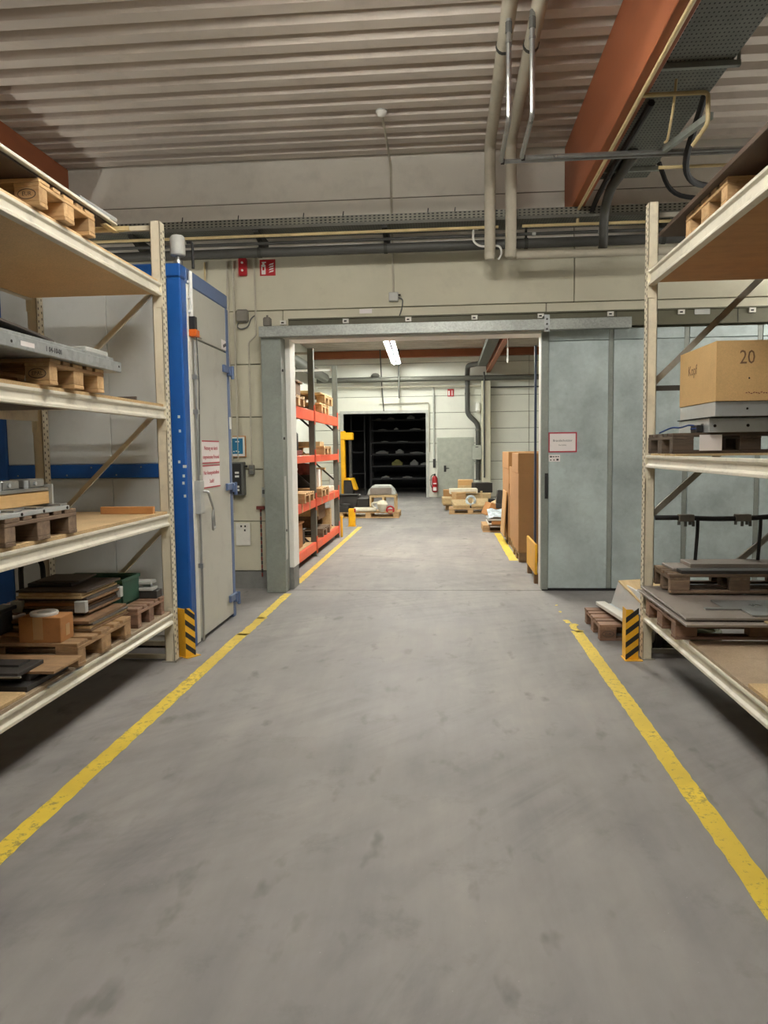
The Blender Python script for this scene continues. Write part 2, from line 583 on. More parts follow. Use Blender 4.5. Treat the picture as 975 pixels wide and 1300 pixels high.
# trapezoidal roof sheet, ribs run across the aisle
prof = []
P_, DEPTH, ZL = 0.295, 0.14, 5.13
y = -6.0
while y < 34.2:
    prof += [(y, ZL), (y + 0.135, ZL), (y + 0.165, ZL + DEPTH), (y + 0.265, ZL + DEPTH)]
    y += P_
vs, fs = [], []
for (yy, zz) in prof:
    vs += [(-8, yy, zz), (8, yy, zz)]
for i in range(len(prof) - 1):
    fs.append((2 * i, 2 * i + 1, 2 * i + 3, 2 * i + 2))
dk = MB().add(vs, fs)
dk.box(-8, 8, -6, 34.2, ZL + DEPTH + 0.03, ZL + DEPTH + 0.1)
struct(dk.build('ceiling', 'deck_sheet'), 'corrugated grey sheet metal roof deck')

struct(B(-8.2, -8, -6, 9.25, 0, 5.3).build('wall_left', 'wall_plain'), 'side wall of the near hall on the left')
struct(B(8, 8.2, -6, 9.25, 0, 5.3).build('wall_right', 'wall_plain'), 'side wall of the near hall on the right')
struct(B(-8.2, 8.2, -6.2, -6, 0, 5.3).build('wall_behind', 'wall_plain'), 'wall of the near hall behind the viewer')

# wall with the doorway: core plus precast panels with recessed joints
OX0, OX1, OZ = -1.91, 1.12, 3.05
core = MB()
core.box(-8, OX0 - 0.05, 9.28, 9.5, 0, 5.24)
core.box(OX1 + 0.05, 8, 9.28, 9.5, 0, 5.24)
core.box(OX0 - 0.05, OX1 + 0.05, 9.28, 9.5, OZ + 0.05, 5.24)
wb = struct(core.build('wall_back', 'wall_joint'), 'precast panel wall around the wide doorway')
def panel(x0, x1, z0, z1, y0, mat, parent=wb, depth=0.05, g=0.005):
    return B(x0 + g, x1 - g, y0, y0 + depth, z0 + g, z1 - g).build('wall_panel', mat, parent, bevel=0.004)
ZJ = [0.22, 0.84, 1.48, 2.12, 2.755, 3.39]
for i in range(len(ZJ) - 1):
    for a, b in ((-8, -4.6), (-4.6, OX0 - 0.05), (OX1 + 0.05, 4.5), (4.5, 8)):
        panel(a, b, ZJ[i], ZJ[i + 1], 9.24, 'wall_cream')
panel(OX0 - 0.05, OX1 + 0.05, OZ + 0.05, 3.39, 9.24, 'wall_cream')
for a, b in ((-8, -4.6), (-4.6, 1.49), (1.49, 8)):
    panel(a, b, 3.39, 4.02, 9.235, 'wall_cream')
    panel(a, b, 4.02, 4.66, 9.27, 'wall_grey')
    panel(a, b, 4.66, 5.17, 9.27, 'wall_grey')
for a, b in ((-8, OX0 - 0.05), (OX1 + 0.05, 8)):
    B(a, b, 9.25, 9.30, 0, 0.215).build('plinth', 'skirting', wb)
# flush white reveal of the doorway
rv = MB()
rv.box(OX0 - 0.05, OX0 + 0.03, 9.2, 9.52, 0.27, OZ + 0.05)
struct(rv.build('trim_1', 'reveal_white', bevel=0.004), 'white painted left reveal of the doorway')
struct(B(OX0 - 0.05, OX0 + 0.025, 9.2, 9.52, 0, 0.27).build('trim_2', 'skirting', bevel=0.004), 'grey unpainted foot of the left reveal')
struct(B(OX0 + 0.03, OX1 + 0.05, 9.18, 9.52, OZ - 0.02, OZ + 0.05).build('trim_3', 'reveal_white', bevel=0.004), 'white painted lintel edge above the doorway')
struct(B(OX1, OX1 + 0.05, 9.2, 9.52, 0, OZ - 0.02).build('trim_4', 'reveal_white', bevel=0.004), 'white painted right reveal of the doorway')

# hall behind the doorway
struct(B(-4.9, -4.7, 9.5, 27, 0, 5.3).build('wall_far_left', 'wall_far'), 'pale side wall behind the orange rack')
struct(B(6, 6.2, 9.5, 27, 0, 5.3).build('wall_far_right', 'wall_far'), 'pale side wall of the hall behind the doorway')
FX0, FX1, FZ = -3.64, -0.73, 2.97
c2 = MB()
c2.box(-4.9, FX0, 27.03, 27.3, 0, 5.24)
c2.box(FX1, 6.2, 27.03, 27.3, 0, 5.24)
c2.box(FX0, FX1, 27.03, 27.3, FZ, 5.24)
wf = struct(c2.build('wall_far', 'wall_joint'), 'pale panel wall at the far end with a dark opening')
FJ = [0, 0.62, 1.26, 1.9, 2.4, FZ, 3.55, 4.1, 4.7, 5.17]
for i in range(len(FJ) - 1):
    if FJ[i] >= FZ - 0.01:
        segs = ((-4.9, 1.4), (1.4, 2.85), (2.85, 6.2))
    else:
        segs = ((-4.9, FX0), (FX1, 1.4), (1.4, 2.85), (2.85, 6.2))
    for a, b in segs:
        panel(a, b, FJ[i], FJ[i + 1], 27.0, 'wall_far', wf, 0.04, 0.008)
fr = MB()
fr.box(FX0 - 0.12, FX0, 26.94, 27.3, 0, FZ + 0.1)
fr.box(FX1, FX1 + 0.1, 26.94, 27.3, 0, FZ + 0.1)
fr.box(FX0, FX1, 26.94, 27.3, FZ, FZ + 0.1)
struct(fr.build('trim_5', 'light_grey'), 'light grey frame of the far dark opening')
# unlit store beyond
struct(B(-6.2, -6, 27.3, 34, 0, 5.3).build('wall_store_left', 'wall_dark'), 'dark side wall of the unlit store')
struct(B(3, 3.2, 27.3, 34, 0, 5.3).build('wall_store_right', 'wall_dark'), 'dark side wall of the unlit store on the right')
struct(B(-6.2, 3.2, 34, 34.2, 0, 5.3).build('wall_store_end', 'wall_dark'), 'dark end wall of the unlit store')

# roof beams
def roof_beam(x, y0, y1, label):
    o = B(x, x + 0.14, y0, y1, 4.31, 5.125).build('roof_beam', 'beam_red', bevel=0.006)
    return tag(o, label, None, None, 'structure')
roof_beam(1.37, -6, 9.22, 'rust red roof beam running to the wall above the sliding door')
roof_beam(-4.69, -6, 9.22, 'rust red roof beam above the left rack')
roof_beam(1.37, 9.5, 26.95, 'roof beam running through the hall behind the doorway')
tag(B(-4.7, 6, 26.7, 26.95, 4.88, 5.125).build('roof_beam', 'beam_red'), 'rust red edge beam along the far wall', None, None, 'structure')
# far wall column
col = MB()
col.box(1.2, 1.5, 26.55, 26.98, 0, 4.0)
struct(col.build('trim_6', 'wall_cream', bevel=0.01), 'cream column standing against the far wall')

# ---------------------------------------------------------------- yellow floor lines
def floor_line(segs, label, group=None):
    """segs: list of (x centre, y0, y1, width); edges slightly ragged"""
    m = MB()
    for (xc, y0, y1, w, rag) in segs:
        n = max(2, int((y1 - y0) / 0.05))
        vs = []
        for i in range(n + 1):
            yy = y0 + (y1 - y0) * i / n
            a, b = random.uniform(-rag, rag), random.uniform(-rag, rag)
            vs += [(xc - w / 2 + a, yy, 0.0015), (xc + w / 2 + b, yy, 0.0015)]
        m.add(vs, [(2 * i, 2 * i + 1, 2 * i + 3, 2 * i + 2) for i in range(n)])
    return tag(m.build('floor_line', 'yellow_line'), label, 'floor marking')
floor_line([(-1.915, 0.6, 6.9, 0.105, 0.004), (-1.9, 6.85, 7.6, 0.095, 0.012), (-1.905, 7.55, 8.9, 0.09, 0.006)],
           'long yellow floor line beside the left rack up to the doorway post')
rl = [(1.19, 0.6, 7.1, 0.105, 0.004), (1.2, 7.05, 7.4, 0.07, 0.025), (1.17, 7.42, 7.56, 0.05, 0.02), (1.16, 7.9, 7.98, 0.03, 0.01),
      (1.17, 8.25, 8.3, 0.025, 0.01)]
floor_line(rl, 'yellow floor line beside the right rack, worn away at its far end')
floor_line([(-1.93, 9.6, 16.8, 0.09, 0.006)], 'pale yellow floor line along the orange rack behind the doorway')
floor_line([(1.0, 11.6, 15.4, 0.13, 0.006)], 'yellow floor line beside the tall cardboard boxes')

# ---------------------------------------------------------------- sliding fire door, its rail and posts
d1 = thing('door_1', 'grey galvanised sliding fire door pushed open to the right', None, (0, 9.13, 0), kind='structure')
SX = [1.16, 1.90, 2.75, 3.56, 4.4, 5.3]
for i in range(len(SX) - 1):
    B(SX[i] + 0.03, SX[i + 1] - 0.03, 0.006, 0.06, 0.03, 2.93).build('door_sheet', 'galv_door', d1, bevel=0.004)
    B(SX[i] + 0.03, SX[i + 1] - 0.03, 0.006, 0.06, 2.936, 3.06).build('door_sheet', 'galv_door', d1, bevel=0.004)
for x in SX[1:-1]:
    B(x - 0.027, x + 0.027, 0.012, 0.055, 0.03, 3.06).build('seam_cover', 'galv_post', d1, bevel=0.003)
B(1.105, 1.187, -0.012, 0.075, 0.015, 3.07).build('edge_profile', 'galv_post', d1, bevel=0.006)
B(1.12, 5.3, 0.0, 0.06, 0.005, 0.028).build('bottom_edge', 'black_rubber', d1)
hd = MB()
hd.tube(fillet([(1.165, -0.012, 1.13), (1.165, -0.055, 1.14), (1.165, -0.055, 1.36), (1.165, -0.012, 1.37)], 0.03), 0.011, 8)
hd.box(1.145, 1.185, -0.018, -0.012, 1.1, 1.4)
hd.build('pull_handle', 'black_plastic', d1, smooth=True)

fs_ = thing('wall_sign', 'white fire door notice with red border on the sliding door', 'sign', (1.352, 9.134, 1.76))
B(-0.165, 0.165, -0.004, 0, -0.118, 0.118).build('board', 'sign_red', fs_)
B(-0.149, 0.149, -0.0055, -0.004, -0.102, 0.102).build('face', 'paper', fs_)
fi = MB()
for a in ((-0.149, 0.149, 0.085, 0.09), (-0.149, 0.149, -0.09, -0.085)):
    fi.box(a[0] + 0.012, a[1] - 0.012, -0.006, -0.0055, a[2], a[3])
fi.box(-0.137, -0.133, -0.006, -0.0055, -0.09, 0.09)
fi.box(0.133, 0.137, -0.006, -0.0055, -0.09, 0.09)
text('lettering', 'Brandschutztür', 0.036, 'ink_dark', fs_, (0, -0.006, 0.02), FACE_CAM)
text('lettering', 'frei halten', 0.022, 'ink_dark', fs_, (0, -0.006, -0.032), FACE_CAM)
ss = thing('wall_sign', 'tiny white pictogram sticker below the fire door notice', 'sticker', (1.258, 9.134, 1.575))
B(-0.066, 0.066, -0.003, 0, -0.04, 0.04).build('face', 'paper', ss)
pk = MB()
for (x, z, w, h) in ((-0.04, 0.018, 0.012, 0.009), (-0.01, 0.018, 0.01, 0.006), (0.02, 0.018, 0.01, 0.006), (0.045, 0.018, 0.008, 0.006), (0.036, -0.017, 0.013, 0.011), (-0.005, -0.02, 0.006, 0.008), (-0.042, -0.02, 0.008, 0.006)):
    pk.box(x - w, x + w, -0.004, -0.003, z - h, z + h)
pk.build('pictogram', 'ink_dark', ss)

rail = thing('door_rail', 'galvanised box rail across the top of the doorway', 'rail', (0, 8.92, 3.024))
rm = MB()
rm.prism([(-0.055, 0), (-0.02, 0), (-0.02, 0.02), (0.02, 0.02), (0.02, 0), (0.055, 0), (0.055, 0.122), (-0.055, 0.122)], 0, -2.17, 2.065)
rm.build('channel', 'galv_rail', rail, bevel=0.004)
for x in (-1.4, -0.5, 0.4, 1.7):
    B(x - 0.05, x + 0.05, 0.055, 0.198, 0.06, 0.11).build('wall_bracket', 'galv_post', rail)
hg = thing('door_hanger', 'galvanised hanger plate with bolts at the leading corner of the sliding door', 'bracket', (1.13, 8.862, 3.0))
B(-0.03, 0.03, -0.008, 0.0, 0, 0.19).build('plate', 'galv_slab', hg, bevel=0.003)
B(-0.03, 0.03, 0.0, 0.26, 0.175, 0.19).build('arm', 'galv_slab', hg)
for z in (0.03, 0.085, 0.14):
    MB().tube([(0, -0.018, z), (0, -0.008, z)], 0.012, 6).build('bolt', 'steel_dark', hg)

tc_ = thing('door_track', 'olive green track cover above the sliding door', 'track', (0, 9.12, 3.085))
B(-1.87, 5.5, 0, 0.1, 0, 0.165).build('cover', 'olive', tc_, bevel=0.006)
B(-1.87, 5.5, -0.02, 0.1, 0.165, 0.18).build('top_lip', 'olive', tc_)
for x in (1.95, 3.3):
    B(x - 0.003, x + 0.003, -0.004, 0, 0, 0.165).build('cover_joint', 'tray_dark', tc_)
for x in (-1.93, -1.18, -0.44, 0.33, 1.09, 1.88, 2.67, 3.45):
    bk = MB().box(x - 0.035, x + 0.035, -0.03, -0.0, 0.11, 0.16)
    q = bk.build('bracket', 'white_paint', tc_)
    B(x - 0.02, x + 0.012, -0.034, -0.03, 0.125, 0.14).build('slot', 'hole', q)
B(2.82, 2.99, -0.006, 0, 0.105, 0.165).build('label_plate', 'light_grey', tc_)

gp = thing('door_post', 'tall grey catch post at the left edge of the doorway', 'post', (-2.17, 8.95, 0))
B(0, 0.235, 0, 0.25, 0, 3.04).build('column', 'galv_post', gp, bevel=0.008)
for z in (0.75, 1.85, 2.65):
    MB().tube([(0.235, 0.06, z), (0.25, 0.06, z)], 0.016, 8).build('stud', 'steel_dark', gp)
B(0.235, 0.242, 0.02, 0.12, 0.4, 1.4).build('buffer_strip', 'light_grey', gp)

# navy edge of a strip door just inside, right
tag(B(1.115, 1.14, 9.9, 9.97, 0.0, 2.99).build('door_seal', 'navy', bevel=0.004), 'dark navy vertical seal just behind the right edge of the doorway', 'seal')

# ---------------------------------------------------------------- fittings on the back wall
WY = 9.234
a = thing('alarm_sounder', 'red alarm box high on the wall above the oven', 'alarm', (-2.425, WY, 3.905))
B(-0.05, 0.05, -0.06, 0, -0.105, 0.105).build('housing', 'fire_red', a, bevel=0.012)
for z in (0.045, -0.045):
    MB().tube([(0, -0.068, z), (0, -0.06, z)], 0.014, 10).build('lens', 'white_plastic', a)
s = thing('wall_sign', 'square red fire extinguisher sign high on the wall', 'sign', (-2.13, WY, 3.895))
B(-0.095, 0.095, -0.006, 0, -0.095, 0.095).build('board', 'fire_red', s, bevel=0.002)
ex = MB()
ex.box(-0.075, -0.025, -0.0075, -0.006, -0.078, 0.035)
ex.box(-0.062, -0.038, -0.0075, -0.006, 0.035, 0.055)
ex.box(-0.068, -0.018, -0.0075, -0.006, 0.055, 0.068)
ex.build('pictogram', 'white_plastic', s)
B(-0.062, -0.038, -0.0085, -0.0075, -0.03, 0.01).build('pictogram', 'fire_red', s)
fm = MB()
for i, z in enumerate((-0.06, -0.032, -0.004, 0.024)):
    fm.add([(0.012, -0.0075, z), (0.07, -0.0075, z + 0.012), (0.075, -0.0075, z + 0.03), (0.03, -0.0075, z + 0.018)], [(0, 1, 2, 3)])
fm.build('pictogram', 'white_plastic', s)

jb = thing('junction_box', 'rounded grey junction box left of the door rail', 'junction box', (-2.443, WY, 3.327))
B(-0.072, 0.072, -0.07, 0, -0.078, 0.078).build('body', 'grey_plastic', jb, bevel=0.02)
B(-0.062, 0.062, -0.085, -0.07, -0.068, 0.068).build('lid', 'grey_plastic', jb, bevel=0.012)
jb2 = thing('junction_box', 'small junction box above the middle of the doorway', 'junction box', (-0.618, WY, 3.503))
B(-0.056, 0.056, -0.05, 0, -0.053, 0.053).build('body', 'light_grey', jb2, bevel=0.006)
B(-0.05, 0.05, -0.056, -0.05, -0.047, 0.047).build('lid', 'light_grey', jb2, bevel=0.004)
MB().tube(fillet([(0.056, -0.03, -0.01), (0.11, -0.03, -0.03), (0.1, -0.03, -0.13), (0.05, -0.05, -0.28)], 0.04), 0.008, 6).build('lead', 'grey_panel', jb2, smooth=True)
MB().tube([(0.056, -0.03, 0.02), (0.085, -0.03, 0.02)], 0.01, 6).build('gland', 'black_plastic', jb2)
ob = thing('junction_box', 'small grey switch housing on the left end of the door rail', 'junction box', (-2.08, 8.93, 3.1465))
B(-0.045, 0.045, -0.04, 0.04, 0, 0.11).build('body', 'grey_plastic', ob, bevel=0.015)
MB().tube([(0, 0, 0.11), (0, 0, 0.135)], 0.012, 8).build('gland', 'grey_plastic', ob)

bs = thing('framed_notice', 'blue framed safety notice beside the oven door', 'notice', (-2.54, WY, 1.762))
B(-0.15, 0.088, -0.02, 0, -0.13, 0.13).build('frame', 'board_tan', bs, bevel=0.003)
B(-0.14, 0.074, -0.023, -0.02, -0.118, 0.118).build('mount', 'white_plastic', bs)
B(-0.12, 0.052, -0.025, -0.023, -0.09, 0.1).build('print', 'sign_blue', bs)
for x, z in ((-0.03, 0.06), (0.0, 0.06), (-0.03, -0.055), (0.0, -0.065), (-0.09, 0.06), (-0.06, -0.06)):
    B(x - 0.009, x + 0.009, -0.026, -0.025, z - 0.006, z + 0.006).build('pictogram', 'white_plastic', bs)

sw = thing('fuse_box', 'dark grey switch cabinet with white labels below the blue notice', 'switch box', (-2.54, WY, 1.37))
B(-0.13, 0.075, -0.11, 0, -0.205, 0.205).build('housing', 'grey_panel', sw, bevel=0.008)
B(-0.11, 0.045, -0.118, -0.11, -0.185, 0.185).build('window', 'black_plastic', sw, bevel=0.003)
for z in (0.075, 0.03, -0.095, -0.135):
    B(-0.03, 0.02, -0.121, -0.118, z - 0.012, z + 0.012).build('label_strip', 'white_plastic', sw)
MB().tube([(0.075, -0.05, 0.15), (0.11, -0.05, 0.15)], 0.015, 8).build('main_switch', 'black_plastic', sw)
o1 = thing('wall_socket', 'grey double switch on the wall beside the doorway post', 'switch', (-2.385, WY, 1.475))
B(-0.035, 0.035, -0.05, 0, -0.06, 0.06).build('housing', 'grey_plastic', o1, bevel=0.006)
for z in (0.027, -0.027):
    B(-0.025, 0.025, -0.056, -0.05, z - 0.02, z + 0.02).build('rocker', 'grey_panel', o1)
o2 = thing('wall_socket', 'small socket low beside the grey doorway post', 'socket', (-2.235, WY, 1.2))
B(-0.03, 0.03, -0.045, 0, -0.06, 0.06).build('housing', 'light_grey', o2, bevel=0.005)
B(-0.02, 0.02, -0.05, -0.045, -0.02, 0.03).build('cover_flap', 'grey_panel', o2)
pl = thing('wall_plate', 'pale square cover plate with screws low on the wall', 'cover plate', (-2.52, WY, 0.69))
B(-0.09, 0.09, -0.012, 0, -0.15, 0.13).build('plate', 'white_paint', pl, bevel=0.003)
for x, z in ((-0.02, 0.09), (0.03, 0.09), (0.025, 0.04)):
    B(x - 0.01, x + 0.01, -0.015, -0.012, z - 0.012, z + 0.012).build('screw', 'hole', pl)
rod = thing('door_chain', 'rusty hanging chain with T handle beside the doorway post', 'chain', (-2.285, WY - 0.03, 0.13))
B(-0.05, 0.05, -0.02, 0.03, 0.86, 0.9).build('handle', 'brown_red', rod)
for i in range(17):
    z = 0.85 - i * 0.05
    q = MB().lathe([(0.004, -0.028), (0.011, -0.018), (0.011, 0.018), (0.004, 0.028)], (0, 0, z), 6)
    q.build('link', 'steel_dark' if i % 2 else 'brown_red', rod)

# conduits on the wall
def pipe(name, pts, r, mat, label, cat='pipe', rad=0.06, n=8, group=None):
    o = MB().tube(fillet(pts, rad), r, n).build(name, mat, smooth=True)
    return tag(o, label, cat, group)
pipe('conduit', [(-2.9, WY - 0.012, 2.4), (-2.9, WY - 0.012, 3.98)], 0.011, 'conduit_cream', 'thin wall conduit furthest left, half hidden by the oven', 'conduit')
pipe('conduit', [(-2.625, WY - 0.014, 0.95), (-2.625, WY - 0.014, 3.98)], 0.013, 'pipe_beige', 'wall conduit just left of the red alarm box, left one of a pair', 'conduit')
pipe('conduit', [(-2.55, WY - 0.014, 1.6), (-2.55, WY - 0.014, 3.98)], 0.013, 'pipe_beige', 'wall conduit just left of the red alarm box, right one of a pair', 'conduit')
pipe('conduit', [(-2.29, WY - 0.012, 4.0), (-2.29, WY - 0.012, 3.1), (-2.385, WY - 0.012, 3.02), (-2.385, WY - 0.012, 1.54)], 0.011, 'pipe_beige', 'thin conduit between the alarm box and the extinguisher sign down to a switch', 'conduit', 0.03)
pipe('conduit', [(-2.235, WY - 0.012, 1.26), (-2.235, WY - 0.012, 2.9)], 0.009, 'pipe_beige', 'thin conduit rising from the low socket beside the post', 'conduit')
pipe('cable', [(-2.49, WY - 0.02, 3.27), (-2.52, WY - 0.03, 3.2), (-2.47, WY - 0.03, 3.17), (-2.38, WY - 0.02, 3.2), (-2.35, WY - 0.012, 3.3), (-2.29, WY - 0.012, 3.34)], 0.008, 'grey_panel', 'cable looping under the rounded junction box', 'cable', 0.04)
pipe('conduit', [(-0.64, 8.06, 5.11), (-0.64, 8.9, 5.08), (-0.63, WY - 0.03, 4.98), (-0.63, WY - 0.015, 4.4), (-0.618, WY - 0.015, 3.55)], 0.013, 'pipe_beige', 'conduit from the ceiling detector down to the box above the doorway', 'conduit', 0.08)
sd = thing('smoke_detector', 'white smoke detector under the roof deck', 'detector', (-0.64, 8.03, 5.13))
MB().lathe([(0.055, 0), (0.055, -0.02), (0.04, -0.05), (0.015, -0.06)], n=14).build('body', 'white_plastic', sd, smooth=True)
MB().lathe([(0.06, 0), (0.06, -0.012)], n=14).build('base', 'light_grey', sd)
tg = tag(B(-1.03, -0.88, WY - 0.004, WY, 3.325, 3.375).build('label_tag', 'paper'), 'blank white strip label stuck above the door rail', 'label')

# ---------------------------------------------------------------- cable tray and pipes along the back wall
tr = thing('cable_tray', 'perforated cable tray running along the whole back wall', 'cable tray', (0, 8.7, 4.2))
B(-4.5, 4.5, 0, 0.006, 0.035, 0.11).build('front_lip', 'perf_tray', tr)
B(-4.5, 4.5, 0, 0.006, -0.0, 0.035).build('front_lip', 'tray_grey', tr)
B(-4.5, 4.5, 0.006, 0.4, 0.0, 0.006).build('tray_bottom', 'perf_tray_bottom', tr)
B(-4.5, 4.5, 0.4, 0.406, 0.0, 0.11).build('rear_lip', 'tray_dark', tr)
for x in (-3.6, -2.14, -0.68, 2.4, 3.8):
    MB().prism([(0.02, -0.03), (0.53, -0.17), (0.53, 0), (0.02, 0)], 0, x - 0.03, x + 0.03).build('bracket', 'tray_dark', tr)
for i, x in enumerate((-3.0, -2.35, -1.6, -1.15, -0.2, 0.1)):
    MB().tube([(x, 0.05, 0.1), (x + 0.01, 0.05, 0.17)], 0.006, 5).build('cable_tie', 'black_plastic', tr)
pipe('conduit', [(-4.4, 8.72, 4.125), (0.58, 8.72, 4.13)], 0.017, 'conduit_cream', 'cream conduit slung under the wall cable tray left of the big pipes', 'conduit')
pipe('conduit', [(0.84, 8.72, 4.13), (3.4, 8.72, 4.125)], 0.017, 'conduit_cream', 'cream conduit under the wall cable tray right of the big pipes', 'conduit')
dp = thing('wall_pipe', 'thick dark pipe along the wall under the cable tray', 'pipe', (0, 8.9, 3.99))
MB().tube([(-4.5, 0, 0), (4.5, 0, 0)], 0.055, 12).build('pipe_run', 'pipe_dark', dp, smooth=True)
for x in (-2.14, -0.68, 0.9, 2.4):
    q = MB().tube([(x - 0.02, 0, 0), (x + 0.02, 0, 0)], 0.062, 12)
    q.box(x - 0.012, x + 0.012, -0.01, 0.01, 0.05, 0.2)
    q.build('clamp', 'tray_dark', dp)
dp2 = thing('wall_pipe', 'thin dark pipe just above the thick dark wall pipe', 'pipe', (0, 8.84, 4.075))
MB().tube([(-4.5, 0, 0), (4.5, 0, 0)], 0.018, 8).build('pipe_run', 'pipe_dark', dp2, smooth=True)
for x in (0.98, 1.7):
    MB().tube([(x - 0.02, 0, 0), (x + 0.02, 0, 0)], 0.024, 8).build('clamp', 'light_grey', dp2)

# two big heating pipes: along the roof, then down the wall
def big_pipe(x, ybend, zb, y0, label, side):
    t = thing('heating_pipe', label, 'pipe', (x, 0, 0))
    MB().tube(fillet([(0, y0, 4.98), (0, ybend, 4.98), (0, ybend + 0.02, zb + 0.1), (0.0, ybend + 0.1, zb)], 0.14, 7), 0.06, 14).build('pipe_run', 'pipe_beige', t, smooth=True)
    MB().lathe([(0.0, -0.02), (0.052, 0.0), (0.062, 0.03), (0.062, 0.07)], (0, ybend + 0.05, zb - 0.03), 14).build('elbow', 'pipe_beige', t, smooth=True)
    for yy in (3.0, 6.6):
        q = MB().tube([(0, yy - 0.02, 4.98), (0, yy + 0.02, 4.98)], 0.066, 14)
        q.tube([(0, yy, 5.04), (0, yy, 5.135)], 0.008, 6)
        q.build('hanger', 'tray_dark', t)
    return t
big_pipe(0.485, 8.62, 3.80, -3.0, 'left one of two thick beige pipes bending down the wall', -1)
big_pipe(0.705, 8.56, 3.80, -3.0, 'right one of two thick beige pipes bending down the wall', 1)
pipe('wall_pipe', [(0.77, 8.68, 3.81), (3.6, 8.68, 3.80)], 0.045, 'pipe_beige', 'thick beige pipe running right along the wall from the pipe elbows', 'pipe', n=12)
pipe('cable', [(0.36, 8.78, 4.13), (0.31, 8.76, 4.13), (0.3, 8.7, 3.98), (0.38, 8.7, 3.92), (0.6, 8.72, 3.93), (0.62, 8.72, 3.84), (0.58, 8.72, 3.78)], 0.012, 'white_plastic', 'white cable looping behind the two thick beige pipes', 'cable', 0.05)
# two thin risers that tap the big pipes and turn right under the beam
def riser(x, y, z, yx, xe, label, mat):
    t = thing('steel_pipe', label, 'pipe', (0, 0, 0))
    MB().tube(fillet([(x, y, 4.95), (x, y, z), (x, yx, z), (xe, yx, z)], 0.04), 0.02, 8).build('pipe_run', mat, t, smooth=True)
    MB().tube([(x, y, 4.82), (x, y, 4.9)], 0.026, 8).build('valve', 'pipe_dark', t)
    MB().tube([(x, y, 4.745), (x, y, 4.765)], 0.025, 8).build('union', 'steel', t)
    MB().tube([(x, yx - 0.0, z), (x + 0.03, yx, z)], 0.026, 8).build('elbow', 'steel_dark', t)
    return t
riser(0.485, 6.1, 4.19, 6.95, 3.0, 'left thin steel riser turning right below the red beam', 'steel')
riser(0.655, 6.05, 4.19, 6.88, 3.0, 'right thin steel riser turning right below the red beam', 'steel')

# conduit on the underside of the red beam and its branch
pipe('conduit', [(1.447, -3, 4.286), (1.447, 8.75, 4.286), (1.447, 8.78, 4.13)], 0.017, 'conduit_cream', 'cream conduit along the underside of the red beam', 'conduit', 0.05)
pipe('conduit', [(1.46, 6.02, 4.286), (1.93, 6.02, 4.286), (1.93, 6.02, 4.06), (1.88, 6.2, 3.98)], 0.017, 'conduit_cream', 'cream conduit branch from the red beam bent down beside the tray', 'conduit', 0.04)
# wide tray beside the beam
wt = thing('cable_tray', 'wide perforated cable tray hung beside the red beam', 'cable tray', (1.54, -3, 4.42))
B(0, 0.5, 0, 11.2, 0, 0.005).build('tray_bottom', 'perf_tray_bottom', wt)
B(0, 0.005, 0, 11.2, 0.005, 0.1).build('side_lip', 'tray_grey', wt)
B(0.495, 0.5, 0, 11.2, 0.005, 0.1).build('side_lip', 'tray_grey', wt)
for yy in (2.5, 5.5, 8.85, 10.9):
    q = MB().box(-0.02, 0.55, yy - 0.02, yy + 0.02, -0.04, -0.002)
    q.box(0.53, 0.55, yy - 0.01, yy + 0.01, -0.04, 0.8)
    q.build('hanger', 'galv_post', wt)
# dark cables that leave the tray and drop to the wall pipes
pipe('drop_pipe', [(1.73, 7.4, 4.37), (1.70, 8.3, 4.36), (1.70, 8.62, 4.22), (1.70, 8.64, 3.9), (1.72, 8.78, 3.88)], 0.05, 'pipe_dark', 'dark pipe bending down from the wide tray to the wall', 'pipe', 0.14, 12)
pipe('cable', [(1.62, 6.4, 4.39), (1.60, 7.6, 4.36), (1.60, 8.45, 4.33), (1.58, 8.66, 4.25)], 0.028, 'black_rubber', 'black cable bundle under the wide tray, left one', 'cable', 0.1)
pipe('cable', [(2.0, 6.3, 4.4), (2.02, 6.9, 4.1), (2.2, 7.3, 4.05), (2.6, 7.6, 4.1), (3.1, 7.7, 4.12)], 0.028, 'black_rubber', 'black cable sagging right from the wide tray', 'cable', 0.3)
pipe('cable', [(2.0, 7.6, 4.35), (2.15, 7.75, 4.1), (2.5, 7.8, 4.06), (3.2, 7.8, 4.13)], 0.022, 'black_rubber', 'lower black cable sagging right from the wide tray', 'cable', 0.25)
pipe('cable', [(1.7, 6.02, 4.39), (1.69, 6.05, 4.2), (1.72, 6.3, 4.06), (1.78, 6.6, 4.16)], 0.01, 'conduit_cream', 'thin pale cable hanging below the conduit branch', 'cable', 0.1)
pipe('cable', [(2.05, 5.2, 4.55), (2.3, 5.3, 4.5), (2.8, 5.3, 4.53), (3.3, 5.3, 4.6)], 0.008, 'light_grey', 'thin grey wire sagging right of the wide tray', 'cable', 0.2)
br = thing('bracket_arm', 'slanted steel bracket arm beside the conduit branch', 'bracket', (0, 0, 0))
MB().bar((1.95, 6.02, 4.12), (1.84, 6.95, 4.21), 0.04, 0.05).build('arm', 'galv_post', br)
pipe('conduit', [(1.84, 7.0, 4.10), (3.0, 7.0, 4.10)], 0.015, 'conduit_cream', 'short cream conduit below the twin steel pipes on the right', 'conduit')

